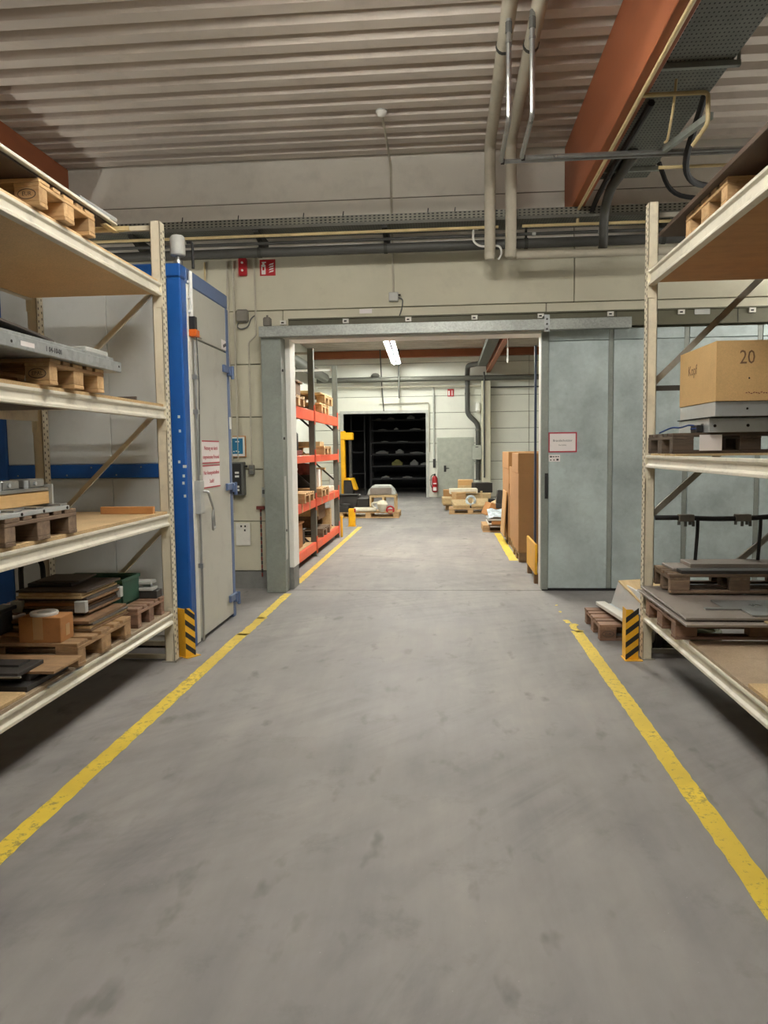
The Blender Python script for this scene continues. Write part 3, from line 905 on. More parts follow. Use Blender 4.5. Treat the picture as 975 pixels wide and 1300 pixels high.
# ---------------------------------------------------------------- luminaires
def luminaire(loc, length, tube_mat, label, group=None, rz=0.0, hang=True, reflector=False, lip=0.022):
    t = thing('ceiling_light', label, 'ceiling light', loc, rz, group)
    B(-0.03, 0.03, 0, length, 0.035, 0.1).build('housing', 'white_plastic', t, bevel=0.005)
    if reflector:
        MB().prism([(-0.16, lip), (-0.155, lip), (-0.03, 0.035), (0.03, 0.035), (0.155, lip), (0.16, lip), (0.035, 0.045), (-0.035, 0.045)], 1, 0, length).build('reflector', 'white_plastic', t)
    for s in (0.02, length - 0.06):
        B(-0.09, 0.09, s, s + 0.04, -0.025, 0.035).build('end_cap', 'white_plastic', t)
    for x in (-0.07, 0.07):
        MB().tube([(x, 0.06, -0.01), (x, length - 0.06, -0.01)], 0.018, 8).build('tube', tube_mat, t, smooth=True)
    if hang:
        for yy in (length * 0.2, length * 0.8):
            MB().tube([(0, yy, 0.1), (0, yy, 5.13 - loc[2])], 0.006, 5).build('hanger', 'steel_dark', t)
    return t
for yy in (-3.0, 3.3, 4.65):
    luminaire((0.45, yy, 4.58), 1.5, 'tube_near', 'fluorescent batten across the near aisle, out of view', 'battens over the near aisle', rz=PI / 2, reflector=True)
for x, yy, z in ((-5.3, 6.0, 3.0), (-5.3, 7.6, 3.0), (4.4, 6.2, 3.4), (4.4, 7.6, 3.4)):  # added fill battens, unseen, placed to light the rib undersides
    luminaire((x, yy, z), 1.4, 'tube_fill', 'added fluorescent batten out of view, brightening the roof sheet', 'added battens brightening the roof sheet')
for yy in (12.2, 13.8, 15.6):
    luminaire((0.35, yy, 4.6), 1.5, 'tube_mid', 'fluorescent batten hidden by the lintel in the hall behind', 'hidden battens behind the doorway', rz=PI / 2, reflector=True, lip=-0.03)
luminaire((-1.5, 19.9, 4.6), 3.1, 'tube_far', 'bright fluorescent batten seen through the doorway, nearer of the lit row', None, 0.03, reflector=True, lip=-0.012)
luminaire((-1.595, 23.05, 4.6), 3.1, 'tube_far', 'bright fluorescent batten seen through the doorway, further of the lit row', None, 0.03, reflector=True, lip=-0.012)
rl_ = thing('ceiling_light', 'small white batten end with pull cord near the right of the doorway', 'ceiling light', (1.22, 18.6, 4.42))
B(-0.1, 0.32, 0, 0.12, 0, 0.1).build('housing', 'white_plastic', rl_, bevel=0.01)
B(-0.2, -0.1, 0.02, 0.1, 0.0, 0.06).build('tube', 'tube_far', rl_)
MB().tube([(0.24, 0.06, 0), (0.24, 0.06, -0.35)], 0.008, 5).build('cord', 'white_plastic', rl_)
MB().tube([(0.24, 0.06, -0.35), (0.24, 0.06, -0.68)], 0.022, 6).build('pull_handle', 'white_plastic', rl_)
MB().bar((0.1, 0.06, 0.1), (0.1, 0.06, 0.72), 0.02, 0.02).build('hanger', 'steel_dark', rl_)

# ================================================================ OVEN (blue and white drying chamber) at the left
ov = thing('drying_oven', 'tall blue and white industrial oven with a hinged grey door', 'oven', (0, 0, 0))
OX_L, OX_R, OY0, OY1, OZT = -3.95, -2.2, 6.34, 7.70, 3.27
B(OX_L + 0.03, OX_R - 0.03, OY0 + 0.02, OY1 - 0.02, 0.03, 3.2).build('body', 'oven_white', ov)
for x0, x1 in ((OX_L + 0.16, -2.86), (-2.86, OX_R - 0.13)):
    B(x0 + 0.003, x1 - 0.003, OY0 + 0.008, OY0 + 0.03, 1.61, 3.165).build('side_panel', 'oven_white', ov, bevel=0.003)
    B(x0 + 0.003, x1 - 0.003, OY0 + 0.008, OY0 + 0.03, 0.12, 1.485).build('side_panel', 'oven_white', ov, bevel=0.003)
band = B(OX_L + 0.16, OX_R - 0.13, OY0 - 0.006, OY0 + 0.02, 1.49, 1.605).build('band', 'oven_blue', ov, bevel=0.003)
for i in range(7):
    x = -3.7 + i * 0.22
    MB().lathe([(0.008, 0), (0.006, 0.004)], (0, 0, 0), 6).build('rivet', 'steel', band).matrix_local = Matrix.Translation((x, OY0 - 0.006, 1.58 if i % 2 else 1.515)) @ Matrix.Rotation(PI / 2, 4, 'X')
B(OX_R - 0.13, OX_R, OY0 - 0.012, OY0 + 0.13, 0.0, 3.155).build('corner_post', 'oven_blue', ov, bevel=0.012)
B(OX_L, OX_L + 0.16, OY0 - 0.012, OY0 + 0.13, 0.0, 3.155).build('corner_post', 'oven_blue', ov, bevel=0.012)
B(OX_L, OX_R, OY0 - 0.014, OY0 + 0.13, 3.16, OZT).build('top_rail', 'oven_blue', ov, bevel=0.01)
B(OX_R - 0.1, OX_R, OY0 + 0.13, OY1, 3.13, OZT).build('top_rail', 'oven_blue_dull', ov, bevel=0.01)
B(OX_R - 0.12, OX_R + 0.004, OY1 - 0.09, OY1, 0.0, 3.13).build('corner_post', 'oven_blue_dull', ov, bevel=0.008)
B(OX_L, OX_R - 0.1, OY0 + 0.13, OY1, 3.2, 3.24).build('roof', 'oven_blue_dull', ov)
# white post strip and door leaf on the aisle side
B(OX_R - 0.05, OX_R + 0.006, OY0 + 0.13, OY0 + 0.205, 0.02, 3.13).build('post_strip', 'white_paint', ov, bevel=0.004)
dr = B(OX_R - 0.05, OX_R + 0.004, OY0 + 0.215, OY1 - 0.1, 0.04, 2.685).build('oven_door', 'oven_door', ov, bevel=0.005)
B(OX_R - 0.05, OX_R + 0.004, OY0 + 0.215, OY1 - 0.1, 2.70, 3.125).build('upper_panel', 'oven_door', ov, bevel=0.005)
dd = MB()
for j in range(5):
    dd.obox((OX_R + 0.006, OY1 - 0.2 + j * 0.02, 2.74 + j * 0.006), (0.004, 0.012, 0.03), rx=0.5)
B(OX_R + 0.004, OX_R + 0.006, OY1 - 0.26, OY1 - 0.11, 2.71, 2.80).build('maker_plate', 'paper', ov)
dd.build('emblem', 'ink_dark', ov)
for i, z in enumerate((2.52, 1.35, 0.22)):
    h = MB().box(OX_R + 0.004, OX_R + 0.03, OY1 - 0.26, OY1 - 0.02, z - 0.035, z + 0.035)
    h.box(OX_R + 0.004, OX_R + 0.045, OY1 - 0.1, OY1 + 0.01, z - 0.06, z + 0.03)
    h.tube([(OX_R + 0.045, OY1 - 0.04, z - 0.09), (OX_R + 0.045, OY1 - 0.04, z + 0.04)], 0.018, 8)
    h.build('hinge', 'oven_blue_dull', ov, bevel=0.004)
# locking rod, latch and handle
lr = MB()
lr.tube([(OX_R + 0.03, OY0 + 0.205, 0.02), (OX_R + 0.03, OY0 + 0.205, 1.22)], 0.012, 8)
lr.tube([(OX_R + 0.03, OY0 + 0.205, 1.45), (OX_R + 0.03, OY0 + 0.205, 2.66)], 0.012, 8)
lr.build('locking_rod', 'steel', ov, smooth=True)
for z in (2.05, 2.35, 0.7):
    MB().box(OX_R + 0.004, OX_R + 0.05, OY0 + 0.185, OY0 + 0.225, z - 0.02, z + 0.02).build('rod_guide', 'steel', ov)
la = B(OX_R + 0.006, OX_R + 0.06, OY0 + 0.15, OY0 + 0.26, 1.16, 1.45).build('latch_box', 'light_grey', ov, bevel=0.005)
hb = MB()
hb.tube(fillet([(OX_R + 0.06, OY0 + 0.22, 1.36), (OX_R + 0.1, OY0 + 0.24, 1.35), (OX_R + 0.11, OY0 + 0.34, 1.2), (OX_R + 0.11, OY0 + 0.37, 1.02), (OX_R + 0.11, OY0 + 0.31, 1.0), (OX_R + 0.11, OY0 + 0.31, 1.12), (OX_R + 0.11, OY0 + 0.335, 1.18)], 0.03), 0.011, 8)
hb.build('handle', 'steel', ov, smooth=True)
# cable duct with limit switch at the top of the post
MB().tube([(OX_R + 0.025, OY0 + 0.17, 2.86), (OX_R + 0.025, OY0 + 0.17, 3.24)], 0.017, 8).build('cable_duct', 'white_plastic', ov, smooth=True)
for z in (2.9, 3.02, 3.15):
    B(OX_R + 0.004, OX_R + 0.03, OY0 + 0.145, OY0 + 0.195, z - 0.01, z + 0.01).build('clip', 'white_plastic', ov)
B(OX_R + 0.004, OX_R + 0.06, OY0 + 0.15, OY0 + 0.21, 2.75, 2.86).build('limit_switch', 'black_plastic', ov, bevel=0.004)
osw = B(OX_R + 0.004, OX_R + 0.07, OY0 + 0.14, OY0 + 0.24, 2.69, 2.75).build('limit_switch', 'orange_plastic', ov, bevel=0.006)
MB().tube([(OX_R + 0.05, OY0 + 0.2, 2.7), (OX_R + 0.05, OY0 + 0.34, 2.70)], 0.01, 6).build('lever', 'steel', osw)
MB().tube([(OX_R + 0.05, OY0 + 0.21, 2.7), (OX_R + 0.05, OY0 + 0.24, 2.3), (OX_R + 0.03, OY0 + 0.24, 1.5)], 0.006, 5).build('cable', 'grey_panel', ov)
# paint nicks on the blue post
for (dx, z) in ((-0.05, 2.0), (-0.045, 1.88), (-0.06, 1.62), (-0.02, 1.58), (-0.025, 1.5), (-0.03, 1.44), (-0.02, 1.33), (-0.008, 1.58)):
    B(OX_R + dx - 0.012, OX_R + dx + 0.008, OY0 - 0.0135, OY0 - 0.011, z - 0.012, z + 0.012).build('paint_chip', 'white_plastic', ov)
B(OX_R + 0.004, OX_R + 0.012, OY1 - 0.07, OY1 - 0.01, 1.93, 2.05).build('door_tag', 'white_plastic', ov, bevel=0.002)
# roof fan motor
mo = thing('fan_motor', 'grey motor standing on the corner of the oven roof', 'motor', (-2.28, 6.52, 3.27))
MB().lathe([(0.055, 0.1), (0.065, 0.11), (0.065, 0.25), (0.05, 0.27), (0.0, 0.27)], n=14).build('motor_body', 'light_grey', mo, smooth=True)
MB().lathe([(0.04, 0.0), (0.04, 0.06), (0.02, 0.07), (0.02, 0.1)], n=12).build('foot', 'steel', mo, smooth=True)
MB().tube(fillet([(0.07, 0.03, 0.22), (0.12, 0.03, 0.22), (0.12, 0.03, 0.0)], 0.03), 0.012, 6).build('cable', 'black_rubber', mo, smooth=True)

def door_notice(z, lines, label, size):
    t = thing('door_notice', label, 'sign', (OX_R + 0.005, 6.99, z))
    B(0, 0.003, -0.26, 0.26, -0.105, 0.105).build('sheet', 'paper', t)
    for s in (-1, 1):
        B(0.003, 0.004, -0.26, 0.26, s * 0.1 - 0.006, s * 0.1 + 0.006).build('border', 'sign_red', t)
    for i, ln in enumerate(lines):
        text('lettering', ln, size, 'ink_pink', t, (0.0045, 0, 0.035 - i * 0.08), FACE_XP)
    return t
door_notice(1.70, ['Nutzung nur durch', 'eingewiesenes Personal'], 'upper white notice with red lettering on the oven door', 0.052)
door_notice(1.475, ['Nur lösungsmittelfreie', 'Stoffe!'], 'lower white notice with red lettering on the oven door', 0.052)

# ================================================================ RACKS
_mesh_cache = {}

def holes_mesh(h, face, pitch=0.05):
    key = ('holes', round(h, 2), face)
    if key in _mesh_cache:
        return _mesh_cache[key]
    m = MB()
    z = 0.06
    while z < h - 0.05:
        for s, dz in ((-1, 0.0), (1, 0.025)):
            if face == 'x':      # on a face that looks along X, local x = 0 plane
                m.box(-0.0008, 0.0008, s * 0.024 - 0.005, s * 0.024 + 0.005, z + dz - 0.009, z + dz + 0.009)
            else:
                m.box(s * 0.024 - 0.006, s * 0.024 + 0.006, -0.0008, 0.0008, z + dz - 0.011, z + dz + 0.011)
        z += pitch
    _mesh_cache[key] = m.mesh('perforations', 'hole')
    return _mesh_cache[key]

def upright(rack, x0, x1, y0, y1, h, mat, aisle, perf=True):
    """open C post with a foot plate; aisle = +1 when the aisle lies towards +x"""
    xo, xi = (x1, x0) if aisle > 0 else (x0, x1)
    t = 0.008
    m = MB()
    m.box(min(xo, xo - aisle * t), max(xo, xo - aisle * t), y0, y1, 0, h)
    m.box(x0, x1, y0, y0 + t, 0, h)
    m.box(x0, x1, y1 - t, y1, 0, h)
    m.box(min(xi, xi + aisle * t), max(xi, xi + aisle * t), y0, y0 + 0.025, 0, h)
    m.box(min(xi, xi + aisle * t), max(xi, xi + aisle * t), y1 - 0.025, y1, 0, h)
    u = m.build('upright', mat, rack, bevel=0.002)
    B(x0 - 0.02, x1 + 0.02, y0 - 0.02, y1 + 0.02, 0, 0.006).build('foot_plate', 'grey_brace', u)
    if perf:
        o = link_mesh('perforations', holes_mesh(h, 'x'), u, (xo + aisle * 0.0004, (y0 + y1) / 2, 0))
        o['kind'] = 'stuff'
    return u

def rack_beam(rack, xo, aisle, y0, y1, z0, z1, mat, clip_mat, th=0.05):
    """beam with top and bottom flange; outer face at xo"""
    a = aisle
    poly = [(xo, z0), (xo, z0 + 0.018), (xo - a * 0.016, z0 + 0.03), (xo - a * 0.016, z1 - 0.03), (xo, z1 - 0.018), (xo, z1), (xo - a * th, z1), (xo - a * th, z0)]
    b = MB().prism(poly, 1, y0, y1).build('beam', mat, rack, bevel=0.002)
    for yy, s in ((y0, 1), (y1, -1)):
        x0_, x1_ = sorted((xo + a * 0.004, xo - a * 0.04))
        ya, yb = sorted((yy, yy + s * 0.006))
        B(x0_, x1_, ya, yb, z0 - 0.09, z1 + 0.04).build('end_plate', clip_mat, b)
    return b

# ---- left rack
XL = -2.22
lk = thing('pallet_rack', 'cream pallet rack on the left with four loaded levels', 'rack', (0, 0, 0))
LY0, LY1 = 3.2, 5.95
for y0 in (LY1, LY0 - 0.1):
    for x0 in (XL - 0.08, -3.33):
        upright(lk, x0, x0 + 0.08, y0, y0 + 0.1, 3.5, 'cream_steel', 1, perf=True)
for y0 in (LY1 + 0.05, LY0 - 0.05):
    for a, b in (((-2.29, y0, 2.99), (-3.27, y0, 2.1)), ((-2.29, y0, 2.05), (-3.27, y0, 1.1)), ((-2.29, y0, 1.09), (-3.27, y0, 0.12))):
        MB().bar(a, b, 0.025, 0.035).build('brace', 'cream_steel', lk)
    for z in (0.03, 0.14, 3.46):
        MB().bar((-2.29, y0, z), (-3.27, y0, z), 0.03, 0.035).build('brace', 'cream_steel', lk)
    MB().bar((-2.29, y0, 2.07), (-3.27, y0, 2.07), 0.03, 0.03).build('brace', 'cream_steel', lk)
LLEV = [(0.315, 0.40), (1.115, 1.21), (1.965, 2.06), (2.925, 3.02)]
for (z0, z1) in LLEV:
    rack_beam(lk, XL, 1, LY0, LY1, z0, z1, 'cream_beam', 'cream_steel')
    rack_beam(lk, -3.33, -1, LY0, LY1, z0, z1, 'cream_beam', 'cream_steel')
def shelf(rack, x0, x1, y0, y1, z, mat, th=0.022):
    return B(x0, x1, y0, y1, z, z + th).build('shelf_panel', mat, rack, bevel=0.002)
shelf(lk, -3.3, XL - 0.012, LY0 + 0.02, 5.90, 3.02, 'chip_under', 0.02)
shelf(lk, -3.27, XL - 0.055, LY0 + 0.02, 5.90, 2.93, 'chip_under')
shelf(lk, -3.3, XL - 0.012, LY0 + 0.02, 5.93, 2.06, 'chip_light')
shelf(lk, -3.27, XL - 0.055, LY0 + 0.02, 4.6, 1.975, 'chip_dark')
shelf(lk, -3.3, XL - 0.012, LY0 + 0.02, 5.93, 1.21, 'chip_light')
shelf(lk, -3.3, XL - 0.012, LY0 + 0.02, 5.93, 0.40, 'chip_worn')
# dark stop bars at the back right of level two
B(-2.9, -2.36, 5.7, 5.72, 2.082, 2.13).build('rear_stop', 'sheet_dark', lk)

# ---- right rack
XR = 1.55
rk = thing('pallet_rack', 'cream pallet rack on the right with plates and a chipboard box', 'rack', (0, 0, 0))
RY0, RY1 = 3.35, 6.15
for y0 in (RY1, RY0 - 0.1):
    for x0 in (XR, 2.65):
        upright(rk, x0, x0 + 0.075, y0, y0 + 0.1, 3.56, 'cream_steel', -1, perf=(x0 < 2))
for y0 in (RY1 + 0.082, RY0 - 0.05):
    for a, b in (((1.62, y0, 2.19), (2.66, y0, 3.22)), ((1.62, y0, 1.15), (2.66, y0, 2.13)), ((1.62, y0, 0.2), (2.66, y0, 1.09))):
        MB().bar(a, b, 0.025, 0.045).build('brace', 'grey_brace', rk)
    MB().bar((1.62, y0, 2.155), (2.66, y0, 2.155), 0.03, 0.04).build('brace', 'steel_dark', rk)
    for z in (0.05, 3.48):
        MB().bar((1.62, y0, z), (2.66, y0, z), 0.03, 0.035).build('brace', 'grey_brace', rk)
RLEV = [(0.315, 0.415), (1.535, 1.63), (2.93, 3.045)]
for (z0, z1) in RLEV:
    rack_beam(rk, XR, -1, RY0, RY1, z0, z1, 'cream_beam', 'cream_steel')
    rack_beam(rk, 2.725, 1, RY0, RY1, z0, z1, 'cream_beam', 'cream_steel')
shelf(rk, XR + 0.055, 2.67, RY0 + 0.02, 6.1, 2.945, 'ply_under')
shelf(rk, XR + 0.012, 2.7, RY0 + 0.02, 5.03, 0.415, 'chip_worn')
shelf(rk, XR + 0.012, 2.7, RY0 + 0.02, 4.05, 0.437, 'chip_light')
for yy in (5.98, 5.72, 5.47):
    B(XR + 0.012, 2.7, yy - 0.06, yy + 0.06, 1.63, 1.645).build('shelf_slat', 'board_pale', rk)

# ================================================================ PALLETS
def pallet(loc, L, W, label, style='mid', rz=0.0, group=None, H=0.144, stamp=None):
    """euro pallet: length L along local x, width W along local y, corner at loc"""
    mx = {'light': 'pallet_light', 'mid': 'pallet_mid', 'old': 'pallet_old', 'red': 'pallet_red', 'dark': 'pallet_dark'}[style]
    t = thing('wooden_pallet', label, 'pallet', loc, rz, group)
    def me(kind, sx, sy, sz, mat):
        key = (kind, round(sx, 3), round(sy, 3), round(sz, 3), mat)
        if key not in _mesh_cache:
            _mesh_cache[key] = B(-sx / 2, sx / 2, -sy / 2, sy / 2, -sz / 2, sz / 2).mesh(kind, mat)
        return _mesh_cache[key]
    bt = 0.022
    wide, nar = W * 0.178, W * 0.118
    ys = [(wide / 2, wide), (W * 0.29, nar), (W / 2, wide), (W * 0.71, nar), (W - wide / 2, wide)]
    for yc, w in ys:
        link_mesh('deck_board', me('deck_board', L, w, bt, mx), t, (L / 2 + random.uniform(-0.004, 0.004), yc, H - bt / 2), (0, 0, random.uniform(-0.003, 0.003)), 0.003)
    cw = 0.145
    for xc in (cw / 2, L / 2, L - cw / 2):
        link_mesh('cross_board', me('cross_board', cw, W, bt, mx + '_y'), t, (xc, W / 2, H - bt * 1.5), (0, 0, 0), 0.003)
    bh = H - 3 * bt
    blocks = []
    for xc in (cw / 2, L / 2, L - cw / 2):
        for yc, w in ((wide * 0.36, wide * 0.72), (W / 2, wide), (W - wide * 0.36, wide * 0.72)):
            blocks.append(link_mesh('block', me('block', cw * 0.98, w, bh, mx), t, (xc, yc, bt + bh / 2), (0, 0, 0), 0.003))
    for yc, w in ((wide * 0.36, wide * 0.72), (W / 2, wide), (W - wide * 0.36, wide * 0.72)):
        link_mesh('base_board', me('base_board', L, w, bt, mx), t, (L / 2, yc, bt / 2), (0, 0, 0), 0.003)
    if stamp is not None:
        bi, word = stamp
        b = blocks[bi]
        ring = MB()
        pts = [(0.05 * math.cos(2 * PI * i / 20), -wide * 0.36 - 0.0006, 0.026 * math.sin(2 * PI * i / 20)) for i in range(21)]
        ring.tube(pts, 0.0022, 4)
        ring.build('stamp', 'chip_dark', b)
        text('stamp', word, 0.03, 'chip_dark', b, (0, -wide * 0.36 - 0.001, 0), FACE_CAM)
    return t

# ---------------------------------------------------------------- left rack, top level (deck top 3.062)
p = pallet((-3.37, 4.08, 3.041), 1.19, 0.66, 'wooden pallet on the top level of the left rack', 'light', stamp=(6, 'EUR'))
st = thing('panel_stack', 'long pale panels lying on the topmost left pallet', 'panel', (0, 0, 3.186))
for i, (x1, y0, y1, z, th, m) in enumerate(((-2.19, 3.1, 5.0, 0.0, 0.014, 'fibre_brown'), (-2.165, 3.0, 5.04, 0.016, 0.012, 'foam_white'), (-2.18, 3.05, 4.96, 0.031, 0.014, 'white_paint'))):  # lowest panel coloured dark to keep its underside dark despite bounce light
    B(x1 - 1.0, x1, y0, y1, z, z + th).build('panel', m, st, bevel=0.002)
wp = tag(MB().tube([(-2.22, 4.6, 3.25), (-2.2, 5.08, 3.25)], 0.018, 8).build('steel_pipe', 'alu', smooth=True), 'short pale tube lying on the topmost left panels', 'tube')
lb = thing('angle_profile', 'thin steel angle lying across the far end of the top left panels', 'profile', (0, 0, 0))
B(-2.65, -2.1, 5.06, 5.075, 3.18, 3.205).build('flange', 'conduit_cream', lb)
B(-2.65, -2.1, 5.075, 5.1, 3.18, 3.184).build('web', 'conduit_cream', lb)
for x in (-2.6, -2.2):
    B(x - 0.02, x + 0.02, 4.9, 5.09, 3.17, 3.18).build('foot', 'conduit_cream', lb)

# ---------------------------------------------------------------- left rack, second level (deck top 2.082)
pallet((-3.36, 4.08, 2.0825), 1.19, 0.67, 'light wooden pallet under the grey metal mould on the left rack', 'light', stamp=(6, 'EPAL'))
gm = thing('metal_mould', 'long grey metal mould plate with holes on the second left level', 'mould', (0, 0, 2.227))
B(-3.1, -2.13, 3.2, 4.93, 0, 0.066).build('base_plate', 'galv_slab', gm, bevel=0.004)
B(-3.05, -2.15, 3.3, 4.86, 0.066, 0.088).build('cover_sheet', 'galv_slab', gm, bevel=0.003)
for y, z in ((3.65, 0.03), (4.89, 0.036)):
    MB().tube([(-2.132, y, z), (-2.1285, y, z)], 0.008, 8).build('bolt_hole', 'hole', gm)
B(-2.1295, -2.1285, 3.73, 3.86, 0.02, 0.044).build('label_strip', 'paper', gm)
text('lettering', '1 04-10-01', 0.04, 'ink_dark', gm, (-2.1285, 4.06, 0.034), FACE_XP)
df = thing('protective_sheet', 'dark curved sheet lying on the grey metal mould', 'sheet', (0, 0, 2.316))
vs = []
for i in range(13):
    y = 3.25 + i * 0.075
    z = 0.052 * (1 - (i / 12) ** 1.7) + 0.0
    for x in (-2.95, -2.17):
        vs += [(x, y, z), (x, y, z + 0.012)]
m = MB()
m.v = vs
for i in range(12):
    a, b = 4 * i, 4 * (i + 1)
    m.f += [(a, a + 2, b + 2, b), (a + 1, b + 1, b + 3, a + 3), (a, b, b + 1, a + 1), (a + 2, a + 3, b + 3, b + 2)]
m.f += [(0, 1, 3, 2), (48, 50, 51, 49)]
m.build('sheet', 'sheet_dark', df, smooth=True)
sp = thing('grey_block', 'pale grey block at the far end of the grey mould', 'block', (-2.46, 4.5, 2.3155))
B(0, 0.3, 0, 0.3, 0, 0.03).build('block', 'light_grey', sp, bevel=0.004)
B(0.05, 0.25, 0.05, 0.25, 0.03, 0.036).build('top_plate', 'galv_slab', sp)

# ---------------------------------------------------------------- left rack, third level (deck top 1.232)
pallet((-3.36, 3.64, 1.2325), 1.15, 0.75, 'weathered pallet on the third level of the left rack', 'old')
fx = thing('clamping_fixture', 'metal clamping fixture on a wooden beam, third left level', 'fixture', (0, 0, 1.376))
B(-2.27, -2.21, 3.4, 4.31, 0, 0.025).build('rail', 'alu', fx, bevel=0.003)
B(-2.6, -2.3, 3.4, 4.25, 0.0, 0.02).build('rail', 'alu', fx, bevel=0.003)
for y in (3.8, 4.02, 4.28):
    B(-2.3, -2.23, y - 0.04, y + 0.04, 0.025, 0.036).build('clip', 'steel', fx, bevel=0.002)
    MB().tube([(-2.212, y, 0.012), (-2.207, y, 0.012)], 0.009, 8).build('bolt', 'hole', fx)
B(-2.4, -2.305, 3.4, 4.26, 0.038, 0.112).build('timber', 'beam_wood', fx, bevel=0.004)
B(-2.45, -2.29, 4.265, 4.28, 0.02, 0.15).build('end_plate', 'light_grey', fx)
B(-2.42, -2.3, 3.4, 4.25, 0.116, 0.135).build('clamp_bar', 'steel', fx, bevel=0.003)
for y in (3.56, 3.82, 4.08):
    B(-2.41, -2.32, y + 0.0, y + 0.16, 0.135, 0.185).build('bracket', 'steel', fx, bevel=0.006)
    MB().tube([(-2.33, y - 0.02, 0.135), (-2.33, y - 0.02, 0.18)], 0.014, 8).build('bolt', 'alu', fx, smooth=True)
    MB().tube([(-2.32, y + 0.05, 0.16), (-2.308, y + 0.05, 0.16)], 0.012, 8).build('bolt', 'alu', fx, smooth=True)
tb = tag(B(-2.67, -2.25, 5.68, 5.72, 1.2325, 1.288).build('wooden_bar', 'board_tan', bevel=0.003), 'short brown wooden bar lying alone on the third left level', 'wooden bar')

# ---------------------------------------------------------------- left rack, bottom level (deck top 0.422)
pallet((-3.38, 4.33, 0.4225), 1.17, 0.77, 'pallet with the sheet stack on the bottom left level', 'mid')
pallet((-3.38, 5.32, 0.4225), 1.13, 0.52, 'pallet behind the sheet stack on the bottom left level', 'red')
sk = thing('sheet_stack', 'stack of brown and pale wooden sheets held by metal corners', 'sheet stack', (0, 0, 0.566))
zz = 0.0
tones = ['board_brown', 'board_pale', 'sheet_dark', 'board_brown', 'board_brown', 'chip_dark', 'board_brown', 'board_tan', 'board_brown', 'sheet_dark', 'board_pale', 'board_pale', 'chip_dark']
for i, m_ in enumerate(tones):
    th = (0.012, 0.018, 0.014, 0.018)[i % 4]
    if i < 4:
        x0, x1, y0, y1 = -2.86, -2.27 - 0.012 * (i % 2), 4.63 + 0.015 * (i % 3), 5.2
    else:
        x0, x1, y0, y1 = -2.84 + 0.012 * (i % 3), -2.355 - 0.012 * (i % 4), 4.74 + 0.012 * (i % 5), 5.29 - 0.012 * (i % 3)
    B(x0, x1, y0, y1, zz, zz + th).build('sheet', m_, sk, bevel=0.001)
    zz += th + 0.002
    if i == 3:
        B(-2.8, -2.4, 4.8, 5.2, zz - 0.002, zz + 0.016).build('spacer', 'chip_dark', sk)
        zz += 0.016
for (x, yy) in ((-2.375, 4.73), (-2.81, 4.73), (-2.37, 5.26)):
    B(x - 0.05, x + 0.025, yy - 0.005, yy + 0.04, 0.1, 0.175).build('corner_bracket', 'light_grey', sk, bevel=0.003)
ds = thing('black_board', 'dark board topping the stack of wooden sheets', 'board', (-2.68, 5.05, 0.566 + zz), 0.06)
B(-0.16, 0.14, -0.15, 0.17, 0, 0.025).build('board', 'dark_panel', ds, bevel=0.003)
B(-0.12, 0.18, -0.12, 0.18, 0.025, 0.036).build('cover_sheet', 'sheet_dark', ds, bevel=0.002)
ob_ = thing('cardboard_box', 'small brown cardboard box on the bottom left level', 'cardboard box', (-2.45, 4.42, 0.5675), 0.03)
B(-0.13, 0.13, -0.085, 0.085, 0, 0.155).build('body', 'cardboard_box', ob_, bevel=0.004)
B(-0.04, 0.02, -0.0865, -0.085, 0.02, 0.155).build('tape', 'tape', ob_)
B(0.13, 0.1315, -0.02, 0.03, 0.03, 0.1).build('tape', 'tape', ob_)
lid = thing('tub_lid', 'round white lid lying on the small cardboard box', 'lid', (-2.46, 4.42, 0.7228))
MB().lathe([(0.0, 0.0), (0.08, 0.0), (0.083, 0.012), (0.08, 0.02), (0.07, 0.02), (0.065, 0.012), (0.0, 0.012)], n=24).build('disc', 'white_plastic', lid, smooth=True)
MB().lathe([(0.04, 0.0122), (0.042, 0.016), (0.035, 0.016)], n=24).build('ring', 'light_grey', lid)
gc = thing('storage_crate', 'green plastic storage crate at the back of the bottom left level', 'crate', (-2.66, 5.47, 0.5675))
t_ = 0.012
B(-0.25, 0.26, -0.06, 0.25, 0, 0.012).build('base', 'green_plastic', gc)
for a in ((-0.25, -0.25 + t_, -0.06, 0.25), (0.26 - t_, 0.26, -0.06, 0.25), (-0.25, 0.26, -0.06, -0.06 + t_), (-0.25, 0.26, 0.25 - t_, 0.25)):
    B(a[0], a[1], a[2], a[3], 0, 0.19).build('side', 'green_plastic', gc, bevel=0.003)
rimm = MB()
rimm.box(-0.26, 0.27, -0.075, -0.055, 0.175, 0.2).box(-0.26, 0.27, 0.245, 0.262, 0.175, 0.2).box(-0.26, -0.245, -0.055, 0.245, 0.175, 0.2).box(0.255, 0.27, -0.055, 0.245, 0.175, 0.2)
rimm.build('rim', 'green_plastic', gc, bevel=0.003)
mp_ = thing('steel_clamp', 'small stack of metal parts beyond the green crate', 'metal part', (-2.32, 5.77, 0.5675))
B(-0.12, 0.06, -0.05, 0.06, 0, 0.06).build('base', 'steel_dark', mp_, bevel=0.004)
B(-0.1, 0.03, -0.06, 0.05, 0.06, 0.085).build('jaw', 'light_grey', mp_, bevel=0.004)
B(-0.12, 0.02, -0.06, 0.05, 0.11, 0.135).build('jaw', 'light_grey', mp_, bevel=0.004)
B(-0.06, 0.0, -0.02, 0.02, 0.085, 0.11).build('spindle', 'steel', mp_)
bc = thing('storage_crate', 'dark crate in the shade at the left edge of the bottom level', 'crate', (-3.0, 4.5, 0.5675))
B(-0.3, 0.2, -0.12, 0.15, 0, 0.14).build('body', 'black_plastic', bc, bevel=0.006)
B(-0.32, 0.22, -0.14, 0.17, 0.14, 0.165).build('rim', 'black_plastic', bc, bevel=0.004)
